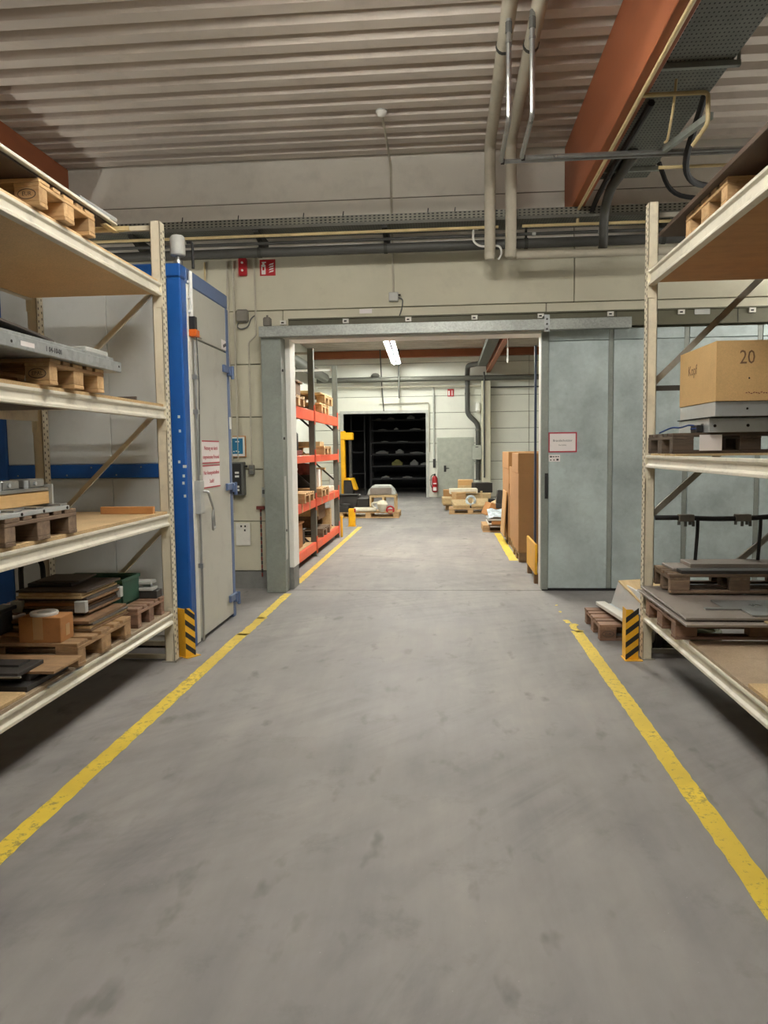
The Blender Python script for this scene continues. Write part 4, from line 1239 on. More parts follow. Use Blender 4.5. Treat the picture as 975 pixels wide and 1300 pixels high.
B(-0.28, 0.21, -0.125, -0.12, 0.08, 0.12).build('stripe', 'green_plastic', bc)
pipe('hose', [(-3.36, 5.72, 0.58), (-3.36, 5.72, 0.84), (-3.27, 5.72, 0.93), (-3.18, 5.72, 0.86), (-3.17, 5.72, 0.58)], 0.02, 'black_rubber', 'black hose arching at the back of the bottom left level', 'hose', 0.08)
# foreground plates
fp0 = thing('dark_plate', 'dark metal panels stacked under the speckled plywood board', 'panel', (-2.6, 4.0, 0.4225))
B(-0.4, 0.34, -0.15, 0.3, 0, 0.03).build('plate', 'steel_dark', fp0, bevel=0.002)
B(-0.4, 0.3, -0.05, 0.29, 0.03, 0.07).build('plate', 'dark_panel', fp0, bevel=0.002)
fp = tag(MB().obox((-2.57, 4.12, 0.501), (0.82, 0.34, 0.016)).build('plywood_plate', 'pallet_mid', bevel=0.002), 'speckled plywood board lying on dark panels, bottom left level', 'board')
fp1 = thing('dark_plate', 'dark panel with bright edge nearest on the bottom left level', 'panel', (-2.66, 3.94, 0.5095), 0.03)
B(-0.42, 0.36, -0.12, 0.16, 0.0, 0.022).build('plate', 'dark_panel', fp1, bevel=0.002)
B(-0.42, 0.38, -0.135, -0.12, 0.0, 0.008).build('edge_strip', 'steel', fp1)
B(-0.42, 0.3, 0.0, 0.12, 0.022, 0.034).build('cover_strip', 'steel_dark', fp1)
tag(B(-2.98, -2.24, 3.3, 3.8, 0.4225, 0.442).build('chipboard_offcut', 'chip_light', bevel=0.002), 'pale chipboard offcut at the near corner of the bottom left level', 'offcut')
pipe('steel_pipe', [(-2.6, 3.3, 0.455), (-2.36, 3.6, 0.455), (-2.4, 3.72, 0.455)], 0.012, 'steel_dark', 'bent dark rod lying on the chipboard offcut', 'rod', 0.06)
tag(B(-2.23, -2.215, 4.0, 4.39, 0.4005, 0.409).build('edge_strip', 'alu'), 'thin bright metal strip along the bottom left beam', 'metal strip')

# ================================================================ RIGHT RACK LOADS
# top level (deck top 3.045 on beams)
pallet((1.56, 4.52, 3.0455), 1.1, 0.74, 'pallet on the top level of the right rack', 'light')
tag(B(1.52, 2.6, 3.0, 5.75, 3.19, 3.222).build('board_panel', 'fibre_brown', bevel=0.003), 'large dark brown board on the topmost right pallet', 'board')
# middle level
pallet((1.57, 5.5, 1.6455), 1.05, 0.66, 'dark pallet under the metal base and chipboard box', 'dark')
tag(B(1.75, 1.90, 5.49, 5.4965, 1.665, 1.775).build('paper_card', 'paper'), 'white card fixed to the dark pallet under the box', 'card')
mb_ = thing('mould_plate', 'lower aluminium tool base with bolt holes under the chipboard box', 'tool base', (1.8, 5.46, 1.79))
B(0, 0.8, 0, 0.68, 0, 0.098).build('base_block', 'alu', mb_, bevel=0.003)
for x in (0.02, 0.24, 0.52):
    MB().tube([(x + 0.02, -0.001, 0.045), (x + 0.02, 0.001, 0.045)], 0.011, 10).build('bolt_hole', 'hole', mb_)
for i in range(3):
    MB().tube([(-0.001, 0.12 + i * 0.02, 0.06), (0.001, 0.12 + i * 0.02, 0.06)], 0.006, 6).build('bolt_hole', 'hole', mb_)
mb2 = thing('mould_plate', 'upper aluminium frame directly under the chipboard box', 'tool base', (1.805, 5.36, 1.895))
B(-0.02, 0.77, 0.01, 0.78, -0.006, 0.0).build('gap_shade', 'black_rubber', mb2)  # black sheet standing in for the shaded gap between the plates
B(0, 0.77, 0, 0.78, 0.0, 0.1).build('frame', 'alu', mb2, bevel=0.003)
MB().tube([(0.21, -0.001, 0.05), (0.21, 0.001, 0.05)], 0.008, 8).build('bolt_hole', 'hole', mb2)
cb = thing('chipboard_box', 'big chipboard box with handwriting on the right rack', 'box', (1.8, 5.34, 1.996))
B(0, 0.016, 0.016, 0.8, 0, 0.39).build('side_panel', 'chip_box', cb, bevel=0.001)
B(0, 0.8, 0, 0.016, 0, 0.39).build('front_panel', 'chip_box', cb, bevel=0.001)
B(0.784, 0.8, 0.016, 0.8, 0, 0.39).build('side_panel', 'chip_box', cb)
B(0.016, 0.784, 0.784, 0.8, 0, 0.39).build('back_panel', 'chip_box', cb)
B(0, 0.8, 0, 0.8, 0.39, 0.4).build('lid', 'chip_box', cb, bevel=0.001)
text('handwriting', '20', 0.13, 'board_brown', cb, (0.2, -0.0005, 0.285), FACE_CAM, xscale=0.8)
text('handwriting', '12', 0.11, 'board_brown', cb, (0.39, -0.0005, 0.29), FACE_CAM, xscale=0.8)
text('handwriting', 'Kopf', 0.1, 'board_brown', cb, (-0.0005, 0.5, 0.25), FACE_XM)
mk = MB()
for i in range(12):
    x = 0.2 + i * 0.016
    mk.obox((x, -0.0006, 0.052 + 0.004 * math.sin(i * 2.3)), (0.012, 0.001, 0.005), ry=0.6 * math.sin(i * 1.7))
mk.build('red_marking', 'brown_red', cb)
for x in (0.215, 0.365):
    MB().tube([(x, -0.001, 0.15), (x, 0.001, 0.15)], 0.006, 8).build('screw_hole', 'hole', cb)
pipe('cable', [(1.79, 5.6, 1.83), (1.73, 5.65, 1.85), (1.7, 5.78, 1.83), (1.68, 5.9, 1.84), (1.62, 6.02, 1.80)], 0.006, 'blue_cable', 'thin blue cable curling out of the tool base', 'cable', 0.05)
cn = thing('cable_plug', 'dark multi pin connector with blue cable at the tool base', 'connector', (1.75, 5.56, 1.79))
B(0, 0.045, 0, 0.14, 0, 0.055).build('shell', 'black_plastic', cn, bevel=0.006)
for i in range(5):
    MB().tube([(-0.005, 0.02 + i * 0.025, 0.03), (0.0, 0.02 + i * 0.025, 0.03)], 0.008, 6).build('pin', 'blue_cable', cn)
# black hose rail with clamps across the rack end
hr = thing('hose_rail', 'black hose with grey clamps strung across the right rack end', 'hose', (0, 6.14, 1.14))
MB().tube(fillet([(1.63, 0, 0.0), (1.85, 0, 0.0), (2.05, 0, -0.012), (2.3, 0, -0.01), (2.66, 0, 0.012)], 0.1), 0.02, 10).build('hose', 'black_rubber', hr, smooth=True)
for x in (1.86, 2.29):
    c = B(x - 0.055, x + 0.06, -0.035, 0.03, -0.03, 0.025).build('clamp', 'grey_plastic', hr, bevel=0.004)
    for i, dx in enumerate((-0.05, 0.0, 0.035, 0.06)):
        MB().tube([(x + dx, -0.005, -0.03), (x + dx, -0.005, -0.058 - 0.012 * (i % 2))], 0.012, 8).build('port', 'grey_panel', c)
for x in (1.955, 2.43):
    MB().tube(fillet([(x, 0, -0.01), (x, 0.0, -0.1), (x - 0.015, 0.0, -0.36)], 0.05), 0.014, 8).build('drop_hose', 'black_rubber', hr, smooth=True)
# bottom level
pallet((1.505, 5.14, 0.4155), 1.1, 0.76, 'lower pallet under steel sheets on the right rack', 'red')
for i, (x0, y0, z, th, lab) in enumerate(((1.495, 4.88, 0.5605, 0.016, 'lowest large steel sheet on the lower right pallet'),
                                          (1.52, 4.96, 0.5855, 0.016, 'second large steel sheet above the lower right pallet'))):
    tag(MB().obox(((x0 + 2.66) / 2, (y0 + 6.12) / 2, z + th / 2), (2.66 - x0, 6.12 - y0, th), rz=0.004 * (1 - 2 * i)).build('steel_sheet', 'steel_plate', bevel=0.002), lab, 'steel sheet')
ps = MB().prism([(1.95, 5.0), (2.6, 5.0), (2.6, 5.5), (1.85, 5.5), (1.85, 5.25), (1.72, 5.25), (1.72, 5.2), (1.95, 5.2)], 2, 0.602, 0.613)
tag(ps.build('steel_cutout', 'steel', bevel=0.001), 'bright notched steel plate between the two right pallets', 'steel plate')
tag(B(2.0, 2.22, 4.9, 4.96, 0.577, 0.5855).build('wood_wedge', 'board_pale'), 'pale wooden wedge between the large steel sheets', 'wedge')
pallet((1.635, 5.73, 0.6135), 1.0, 0.46, 'upper pallet between steel sheets on the right rack', 'old')
us = thing('steel_sheet', 'pale worn steel sheet on the upper right pallet', 'steel sheet', (0, 0, 0.758))
B(1.70, 2.62, 5.88, 6.19, 0, 0.018).build('sheet', 'steel_plate', us, bevel=0.002)
us2 = thing('steel_sheet', 'topmost steel sheet with dark edge on the right rack', 'steel sheet', (0, 0, 0.7765))
B(1.84, 2.62, 5.93, 6.19, 0.0, 0.028).build('sheet', 'steel_plate', us2, bevel=0.002)
us3 = thing('steel_bar', 'dark flat steel bar in front of the topmost right sheets', 'steel bar', (0, 0, 0.758))
B(1.72, 2.6, 5.74, 5.87, 0, 0.025).build('bar', 'steel_dark', us3, bevel=0.002)

# ================================================================ POST GUARDS
def guard(loc, a, label, rz):
    t = thing('post_guard', label, 'post guard', loc, rz)
    # tapered striped plate, plain side plate, foot
    m = MB().prism([(0.0, 0.0), (0.1, 0.0), (0.1, 0.36), (0.05, 0.41), (0.0, 0.41)], 1, 0, 0.006)
    m.build('front_plate', 'yellow_metal', t, bevel=0.001)
    B(0, 0.006, 0.006, 0.12, 0, 0.41).build('side_plate', 'yellow_metal', t)
    B(-0.01, 0.13, -0.03, 0.12, 0, 0.006).build('foot', 'yellow_metal', t)
    for i in range(4):
        z = 0.03 + i * 0.1
        MB().prism([(0.0, z + 0.05 - 0.05 * (1 - a)), (0.1, z + 0.01 - 0.04 * a), (0.1, z + 0.055 - 0.04 * a), (0.0, z + 0.095 - 0.05 * (1 - a))] if a > 0 else [(0.0, z - 0.03), (0.1, z + 0.05), (0.1, z + 0.095), (0.0, z + 0.015)], 1, -0.0012, 0).build('stripe', 'black_stripe', t)
    return t
guard((-2.165, 6.06, 0), 1, 'yellow and black post guard at the foot of the left rack', 1.0)
guard((1.41, 6.12, 0), -1, 'yellow and black post guard at the foot of the right rack', 0.0)
# hose coil behind the right post
hc = thing('hose_coil', 'coil of dark green hose on the floor under the right rack', 'hose', (2.02, 6.5, 0))
pts = []
for i in range(140):
    a_ = i / 140 * 2 * PI * 6
    r_ = 0.2 + 0.02 * math.sin(i * 0.7)
    pts.append((r_ * 1.15 * math.cos(a_), r_ * math.sin(a_), 0.022 + 0.024 * (a_ / (2 * PI))))
MB().tube(pts, 0.018, 6).build('coil', 'hose_green', hc, smooth=True)
wh = thing('cable_drum', 'dark round cable drum behind the right post guard', 'cable drum', (1.7, 6.45, 0.15))
MB().tube([(0, 0, 0), (0.05, 0.0, 0)], 0.15, 18).build('flange', 'dark_panel', wh, smooth=True)
MB().tube([(-0.1, 0, 0), (0, 0.0, 0)], 0.09, 14).build('hub', 'pipe_beige', wh, smooth=True)
MB().tube([(-0.13, 0, 0), (-0.1, 0.0, 0)], 0.15, 18).build('flange', 'dark_panel', wh, smooth=True)
# pallet of frames by the door
pallet((1.33, 6.74, 0), 0.95, 0.74, 'old pallet on the floor in front of the sliding door', 'red', stamp=(0, 'EUR'))
tf = thing('profile_frame', 'pale metal profile and panel leaning on the old floor pallet', 'profile', (0, 0, 0.144))
MB().obox((1.52, 6.98, 0.055), (0.09, 1.05, 0.035), rx=-0.03, rz=0.07).build('rail', 'white_paint', tf, bevel=0.004)
MB().obox((1.58, 6.98, 0.045), (0.12, 1.0, 0.02), rx=-0.03, rz=0.07).build('tray', 'alu', tf, bevel=0.003)
MB().obox((1.66, 6.98, 0.15), (0.03, 0.98, 0.24), ry=0.3, rz=0.07).build('panel', 'alu', tf, bevel=0.004)
MB().obox((1.85, 6.52, 0.18), (0.36, 0.02, 0.05), rz=0.07).build('end_rail', 'white_paint', tf)
tag(MB().obox((1.86, 7.02, 0.385), (0.42, 0.75, 0.018), rx=0.12, ry=-0.05, rz=0.07).build('board_panel', 'board_pale', bevel=0.002), 'pale wooden board lying on the metal profile by the sliding door', 'board')

# ================================================================ HALL BEHIND THE DOORWAY
# ---- orange rack
XO = -2.1
ok_ = thing('pallet_rack', 'orange and grey pallet rack just behind the doorway', 'rack', (0, 0, 0))
OYS = [9.72, 12.14, 14.72]
for y0 in OYS:
    for x0 in (XO - 0.09, -3.2):
        upright(ok_, x0, x0 + 0.09, y0 - 0.05, y0 + 0.05, 3.31, 'rack_post_grey', 1, perf=False)
    MB().bar((-2.15, y0, 3.24), (-3.15, y0, 3.24), 0.03, 0.04).build('brace', 'light_grey', ok_)
    for z in (0.15, 1.1, 2.05):
        MB().bar((-2.15, y0, z), (-3.15, y0, z + 0.9), 0.025, 0.03).build('brace', 'steel_dark', ok_)
OLEV = [(0.10, 0.235), (0.80, 0.935), (1.52, 1.63), (2.165, 2.33)]
for (z0, z1) in OLEV:
    for i in range(2):
        y0, y1 = OYS[i] + 0.05, OYS[i + 1] - 0.05
        for xo, a in ((XO, 1), (-3.2, -1)):
            b = B(min(xo, xo - a * 0.05), max(xo, xo - a * 0.05), y0, y1, z0, z1).build('beam', 'rack_orange', ok_, bevel=0.006)
            for yy, s in ((y0, 1), (y1, -1)):
                ya, yb = sorted((yy - s * 0.08, yy + s * 0.01))
                xa, xb = sorted((xo + a * 0.006, xo))
                B(xa, xb, ya, yb, z0 - 0.05, z1 + 0.09).build('end_plate', 'rack_orange', b)
        B(-3.18, XO - 0.055, y0, y1, z1 - 0.02, z1).build('shelf_panel', 'chip_light', ok_)
for y in (10.5, 10.95, 11.55, 12.7, 13.4, 14.1):
    B(XO + 0.001, XO + 0.003, y - 0.03, y + 0.03, 0.80, 0.935).build('label_strip', 'board_pale', ok_)
B(XO + 0.008, XO + 0.05, 14.79, 14.85, 0, 0.42).build('post_guard', 'yellow_metal', ok_, bevel=0.01)
# loads on the orange rack
pallet((-3.2, 10.25, 2.331), 1.15, 0.8, 'pale pallet on the top orange level, left of the middle post', 'light')
tag(MB().obox((-2.66, 10.75, 2.58), (1.0, 1.1, 0.2)).obox((-2.66, 10.75, 2.7), (1.06, 1.16, 0.03)).build('wooden_crate', 'board_brown', bevel=0.005), 'flat brown crate on the pale top level pallet', 'crate')
pallet((-3.2, 12.75, 2.331), 1.12, 0.8, 'lower pallet at the far end of the top orange level', 'light')
tag(MB().obox((-2.64, 13.1, 2.485), (1.1, 1.0, 0.02)).build('board_panel', 'board_pale'), 'pale board between the two stacked top level pallets', 'board')
pallet((-3.15, 12.9, 2.4955), 1.1, 0.9, 'upper pallet at the far end of the top orange level', 'light')
tag(MB().obox((-2.62, 13.1, 2.652), (1.12, 1.2, 0.018), rx=0.01).obox((-2.45, 12.9, 2.68), (0.4, 0.5, 0.03)).build('board_panel', 'board_pale'), 'pale boards lying on the uppermost far pallet', 'board')
# second level
sc_ = thing('stool_frame', 'white tubular frame on the upper middle orange level', 'frame', (-2.6, 10.75, 1.71))
for x in (-0.3, 0.3):
    for yy in (-0.2, 0.25):
        MB().tube([(x, yy, 0), (x, yy, 0.4 if yy > 0 else 0.2)], 0.015, 6).build('leg', 'white_paint', sc_)
B(-0.32, 0.32, -0.22, 0.27, 0.19, 0.215).build('seat', 'white_paint', sc_)
MB().bar((-0.3, 0.25, 0.37), (0.3, 0.25, 0.37), 0.02, 0.06).build('back_rail', 'white_paint', sc_)
for i, yy in enumerate((11.12, 11.31)):
    c = thing('canister', ('nearer' if i == 0 else 'further') + ' of two dark canisters on the upper middle orange level', 'canister', (-2.3, yy, 1.71))
    MB().lathe([(0.09, 0), (0.09, 0.24), (0.05, 0.29), (0.03, 0.32)], n=12).build('body', 'black_plastic', c, smooth=True)
    MB().lathe([(0.032, 0.32), (0.032, 0.36)], n=10).build('cap', 'light_grey', c)
pallet((-3.2, 12.75, 1.631), 1.15, 0.78, 'pale pallet on the upper middle orange level beyond the post', 'light')
tag(MB().obox((-2.6, 13.1, 1.815), (0.9, 0.6, 0.075), rz=0.05).build('plank_bundle', 'board_pale', bevel=0.006), 'bundle of pale planks on the upper middle far pallet', 'planks')
tag(MB().obox((-2.62, 10.95, 1.67), (0.9, 0.9, 0.08)).build('wooden_crate', 'brown_red', bevel=0.006), 'flat dark red case below the white frame', 'case')
# third level
pallet((-3.2, 10.9, 0.936), 1.15, 0.8, 'pale pallet on the lower middle orange level before the post', 'light')
pallet((-3.2, 12.4, 0.936), 1.15, 0.8, 'pale pallet on the lower middle orange level behind the post', 'light')
mc = thing('machine_part', 'grey machine housing on the lower middle orange level', 'machine part', (-2.6, 11.3, 1.0805))
B(-0.4, 0.3, -0.3, 0.25, 0, 0.3).build('housing', 'light_grey', mc, bevel=0.01)
B(-0.3, 0.2, -0.305, -0.3, 0.04, 0.26).build('opening', 'hole', mc)
MB().prism([(-0.3, 0.3), (0.25, 0.3), (0.25, 0.36), (0.05, 0.41)], 0, -0.3, 0.2).build('hood', 'pipe_beige', mc, bevel=0.01)
MB().tube([(0.28, -0.2, 0.1), (0.28, 0.35, 0.34)], 0.03, 8).build('lever', 'light_grey', mc)
mc2 = thing('machine_part', 'reddish wound coil part behind the middle orange post', 'machine part', (-2.5, 12.8, 1.0805))
MB().lathe([(0.1, 0.0), (0.1, 0.14), (0.2, 0.2), (0.22, 0.3), (0.18, 0.4), (0.08, 0.415)], n=16).build('coil', 'brown_red', mc2, smooth=True)
B(-0.12, 0.3, -0.2, -0.1, 0, 0.22).build('foot', 'dark_panel', mc2, bevel=0.01)
B(0.05, 0.32, 0.1, 0.3, 0.0, 0.3).build('bracket', 'paper', mc2, bevel=0.01)
ps_ = thing('steel_profile', 'upright pale wooden profile near the far orange post', 'profile', (-2.3, 13.6, 0.936))
B(-0.05, 0.05, -0.05, 0.05, 0, 0.42).build('stem', 'board_pale', ps_, bevel=0.004)
B(-0.12, 0.12, -0.06, 0.06, 0.42, 0.46).build('head', 'board_pale', ps_)
tag(MB().obox((-2.55, 10.5, 0.985), (0.8, 0.7, 0.03), rx=0.05).build('board_panel', 'board_pale'), 'pale board at the near edge of the lower middle orange level', 'board')
tag(MB().obox((-2.5, 14.1, 0.985), (0.7, 0.7, 0.1)).build('flat_box', 'foam_white', bevel=0.01), 'flat white box at the far end of the lower middle orange level', 'box')
# bottom level
pallet((-3.2, 12.75, 0.236), 1.1, 0.8, 'dark pallet on the lowest orange level', 'old')
ch = thing('wooden_crate', 'brown crate hung high on the lowest orange level', 'crate', (-2.5, 13.3, 0.3805))
B(-0.35, 0.3, -0.4, 0.35, 0.13, 0.37).build('body', 'board_brown', ch, bevel=0.008)
for yy in (-0.35, 0.3):
    B(-0.3, 0.25, yy - 0.03, yy + 0.03, 0, 0.13).build('runner', 'board_brown', ch)
B(-0.35, 0.302, -0.43, -0.4, 0.2, 0.36).build('front_batten', 'board_pale', ch)
tag(B(-2.38, -2.18, 14.1, 14.25, 0.236, 0.62).build('wooden_post', 'board_pale', bevel=0.006), 'pale timber standing at the end of the lowest orange level', 'timber')
tag(MB().obox((-2.65, 11.0, 0.42), (0.9, 0.9, 0.36)).obox((-2.65, 11.0, 0.62), (0.95, 0.95, 0.03)).build('flat_box', 'cardboard_box', bevel=0.01), 'dim brown box on the lowest orange level behind the brace', 'box')
tag(MB().obox((-2.5, 11.75, 0.345), (0.5, 0.3, 0.22)).obox((-2.5, 11.75, 0.47), (0.54, 0.34, 0.03)).build('tool_case', 'dark_panel', bevel=0.01), 'dark case on the lowest orange level beside the middle post', 'case')
# white post behind the rack end
tag(B(-2.35, -2.2, 15.15, 15.3, 0, 1.22).build('white_panel', 'white_plastic', bevel=0.01), 'white panel edge standing behind the end of the orange rack', 'panel')
# dark items under the roof at the left
tag(MB().tube([(-4.2, 9.7, 4.2), (-4.2, 26.5, 4.2)], 0.16, 12).build('ventilation_duct', 'tray_grey', smooth=True), 'dark ventilation duct under the roof above the orange rack', 'duct')

# ---- far wall fittings
fd = thing('door_2', 'pale grey steel door in the far wall', None, (-0.28, 26.97, 0), kind='structure')
B(-0.06, 1.22, 0.0, 0.05, 0, 2.1).build('door_frame', 'far_door', fd, bevel=0.004)
B(0.0, 1.15, -0.02, 0.0, 0.01, 2.05).build('door_leaf', 'far_door', fd, bevel=0.004)
h = MB().tube(fillet([(0.21, -0.02, 1.02), (0.21, -0.07, 1.02), (0.36, -0.07, 1.02)], 0.02), 0.014, 6)
h.build('handle', 'black_plastic', fd)
B(0.17, 0.25, -0.025, -0.02, 0.9, 1.12).build('lock_plate', 'black_plastic', fd)
fe = thing('fire_extinguisher', 'red fire extinguisher hung on the far wall', 'fire extinguisher', (-0.43, 26.85, 0.2))
MB().lathe([(0.08, 0), (0.1, 0.03), (0.1, 0.47), (0.07, 0.54), (0.03, 0.57)], n=16).build('cylinder', 'fire_red', fe, smooth=True)
MB().lathe([(0.03, 0.56), (0.03, 0.62), (0.02, 0.64)], n=10).build('valve', 'black_plastic', fe)
MB().tube(fillet([(0.0, -0.02, 0.62), (-0.13, -0.02, 0.58), (-0.14, -0.02, 0.25), (-0.1, -0.02, 0.15)], 0.08), 0.014, 6).build('hose', 'black_rubber', fe, smooth=True)
B(-0.06, 0.06, -0.103, -0.099, 0.05, 0.17).build('label', 'paper', fe)
B(-0.06, 0.06, -0.103, -0.099, 0.28, 0.32).build('label', 'paper', fe)
B(-0.04, 0.04, 0.05, 0.1, 0.3, 0.5).build('wall_bracket', 'steel_dark', fe)
fsn = thing('wall_sign', 'small red sign high on the far wall above the grey door', 'sign', (0.145, 26.99, 3.65))
B(-0.11, 0.11, -0.01, 0, -0.13, 0.13).build('board', 'fire_red', fsn)
B(-0.09, -0.03, -0.012, -0.01, -0.09, 0.07).build('pictogram', 'white_plastic', fsn)
B(0.03, 0.06, -0.012, -0.01, -0.09, 0.08).build('pictogram', 'white_plastic', fsn)
pipe('wall_pipe', [(-4.5, 26.6, 4.12), (5.9, 26.6, 4.10)], 0.09, 'tray_grey', 'thick grey pipe along the far wall', 'pipe', n=12)
pipe('wall_pipe', [(-4.5, 26.8, 3.89), (1.2, 26.8, 3.86)], 0.03, 'pipe_beige', 'thin pipe below the thick pipe on the far wall', 'pipe')
pipe('wall_pipe', [(1.5, 26.8, 3.8), (5.9, 26.8, 3.78)], 0.025, 'pipe_dark', 'thin dark pipe right of the far column', 'pipe')
pipe('conduit', [(-2.35, 26.95, 3.3), (-0.62, 26.95, 3.32), (-0.62, 26.95, 1.6)], 0.02, 'pipe_beige', 'conduit above the dark opening dropping beside it', 'conduit')
pipe('conduit', [(-0.45, 26.95, 3.86), (-0.45, 26.95, 1.35)], 0.03, 'light_grey', 'conduit beside the far grey door above the extinguisher', 'conduit')
tag(B(-0.49, -0.4, 26.92, 26.99, 1.05, 1.36).build('cable_plug', 'black_plastic', bevel=0.01), 'black plug hanging above the fire extinguisher', 'plug')
pipe('cable', [(-1.62, 26.4, 5.12), (-1.62, 26.4, 3.45)], 0.03, 'pipe_dark', 'dark pendant cable hanging below the lit lamp row', 'cable')
pipe('cable', [(-2.25, 26.3, 5.1), (-2.25, 26.85, 3.9), (-2.2, 26.95, 3.05)], 0.02, 'pipe_dark', 'thin cord hanging over the dark opening', 'cable')
tag(MB().lathe([(0.12, 0), (0.16, 0.05), (0.1, 0.12), (0.02, 0.14)], (-2.45, 26.6, 4.205), 14).build('bell_lamp', 'tray_grey', smooth=True), 'small domed device above the far pipe', 'device')
dpp = thing('drain_pipe', 'dark stepped drain pipe beside the far column', 'pipe', (0, 0, 0))
MB().tube(fillet([(1.15, 25.6, 4.5), (0.72, 26.3, 4.5), (0.72, 26.8, 4.25), (0.72, 26.85, 2.9), (1.08, 26.85, 2.55), (1.08, 26.85, 0.6)], 0.15), 0.085, 12).build('pipe_run', 'pipe_dark', dpp, smooth=True)
for z in (3.6, 2.35, 1.2):
    x = 0.72 if z > 2.9 else 1.08
    MB().tube([(x, 26.85, z - 0.03), (x, 26.85, z + 0.03)], 0.095, 12).build('clamp', 'tray_grey', dpp)
jx = thing('junction_box', 'grey control box in front of the far drain pipe', 'control box', (1.03, 26.6, 1.32))
B(-0.16, 0.16, -0.05, 0.08, 0, 0.5).build('housing', 'far_door', jx, bevel=0.01)
B(-0.05, 0.05, -0.055, -0.05, 0.42, 0.45).build('name_plate', 'ink_dark', jx)
tag(B(1.0, 1.17, 26.7, 26.95, 2.95, 3.3).build('wall_lamp', 'white_plastic', bevel=0.05), 'white box beside the bend of the far drain pipe', 'box')
tag(B(1.02, 1.3, 18.0, 25.3, 4.36, 4.5).build('cable_tray', 'tray_grey', bevel=0.005), 'grey cable tray along the roof beam behind the doorway', 'cable tray')
pipe('conduit', [(1.28, 26.5, 4.3), (1.28, 26.5, 0.7)], 0.03, 'pipe_dark', 'dark conduit running down the far column', 'conduit')

# ---- yellow stacker truck
sx = thing('stacker_truck', 'yellow stacker truck parked at the dark opening', 'stacker', (-3.62, 26.0, 0))
B(0.0, 0.14, 0, 0.3, 0.15, 2.35).build('mast', 'yellow_bright', sx, bevel=0.01)
B(0.28, 0.36, 0.05, 0.25, 0.15, 2.1).build('mast', 'steel_dark', sx)
B(0.0, 0.42, -0.02, 0.3, 2.05, 2.3).build('mast_head', 'yellow_bright', sx, bevel=0.02)
MB().prism([(0.14, 0.75), (0.42, 0.75), (0.56, 0.35), (0.44, 0.35), (0.36, 0.68), (0.14, 0.68)], 1, -0.15, 0.35).build('cowl', 'yellow_bright', sx, bevel=0.01)
B(0.1, 0.42, -0.1, 0.3, 0.1, 0.68).build('battery_box', 'dark_panel', sx, bevel=0.01)
for x in (0.1, 0.36):
    B(x - 0.06, x + 0.06, -1.0, 0.1, 0.06, 0.11).build('fork', 'steel_dark', sx)
    MB().tube([(x - 0.04, -0.9, 0.05), (x + 0.04, -0.9, 0.05)], 0.05, 10).build('wheel', 'black_rubber', sx)
MB().tube([(0.02, 0.2, 0.09), (0.16, 0.2, 0.09)], 0.09, 12).build('wheel', 'black_rubber', sx)

# ---- floor pallet with pale box frame
pallet((-2.75, 18.95, 0), 1.55, 0.9, 'long pale pallet with goods on the floor behind the doorway', 'light')
kf = thing('crate_frame', 'pale timber frame carrying a grey moulded cover', 'crate', (-1.95, 19.1, 0.145))
for x in (0.0, 0.32, 0.62):
    for yy in (0.0, 0.55):
        B(x, x + 0.05, yy, yy + 0.05, 0, 0.36).build('post', 'board_pale', kf, bevel=0.004)
for yy in (0.0, 0.55):
    B(0, 0.67, yy, yy + 0.05, 0.36, 0.42).build('rail', 'board_pale', kf, bevel=0.004)
B(0, 0.05, 0.05, 0.55, 0.36, 0.42).build('rail', 'board_pale', kf)
B(0.62, 0.67, 0.05, 0.55, 0.36, 0.42).build('rail', 'board_pale', kf)
MB().prism([(-0.06, 0.42), (0.66, 0.42), (0.6, 0.56), (0.5, 0.66), (0.08, 0.66), (-0.02, 0.55)], 1, 0.02, 0.62).build('cover', 'light_grey', kf, bevel=0.02)
B(0.02, 0.56, 0.0, 0.02, 0.44, 0.6).build('front_panel', 'steel_plate', kf)
cg = thing('plastic_jug', 'cream plastic funnel piece in front of the timber frame', 'jug', (-1.62, 18.99, 0.145))
MB().lathe([(0.05, 0), (0.09, 0.05), (0.14, 0.2), (0.1, 0.28), (0.04, 0.3)], n=12).build('body', 'foam_white', cg, smooth=True)
MB().tube(fillet([(-0.1, 0, 0.25), (-0.28, 0, 0.22), (-0.2, 0, 0.1)], 0.06), 0.025, 6).build('spout', 'foam_white', cg, smooth=True)
rv_ = thing('hand_wheel', 'small red hand wheel at the end of the long pallet', 'hand wheel', (-1.42, 19.0, 0.2))
MB().tube([(0.09 * math.cos(2 * PI * i / 12), 0, 0.09 * math.sin(2 * PI * i / 12)) for i in range(13)], 0.025, 6).build('rim', 'fire_red', rv_, smooth=True)
MB().bar((-0.09, 0, 0), (0.09, 0, 0), 0.03, 0.03).build('spoke', 'fire_red', rv_)
tag(MB().tube([(-2.33, 19.02, 0.21), (-1.78, 19.02, 0.21)], 0.06, 12).build('foam_roll', 'foam_white', smooth=True), 'white roll lying along the front of the long pallet', 'roll')
tag(MB().obox((-2.12, 19.25, 0.3), (0.28, 0.3, 0.3)).obox((-2.12, 19.25, 0.46), (0.3, 0.32, 0.03)).build('storage_crate', 'dark_panel', bevel=0.01), 'black box in front of the timber frame', 'box')
tag(MB().obox((-2.52, 19.58, 0.345), (0.55, 0.45, 0.4)).obox((-2.52, 19.5, 0.56), (0.5, 0.4, 0.03)).build('engine_cover', 'steel_dark', bevel=0.02), 'dark grey ribbed cover left of the timber frame', 'cover')
tag(MB().obox((-2.62, 19.15, 0.22), (0.3, 0.3, 0.15)).obox((-2.56, 19.2, 0.32), (0.2, 0.22, 0.06), rz=0.3).build('metal_parts', 'steel_dark', bevel=0.01), 'dark metal part behind the yellow bollard', 'metal part')
yb = thing('bollard', 'yellow bollard in front of the long pallet', 'bollard', (-2.13, 16.95, 0))
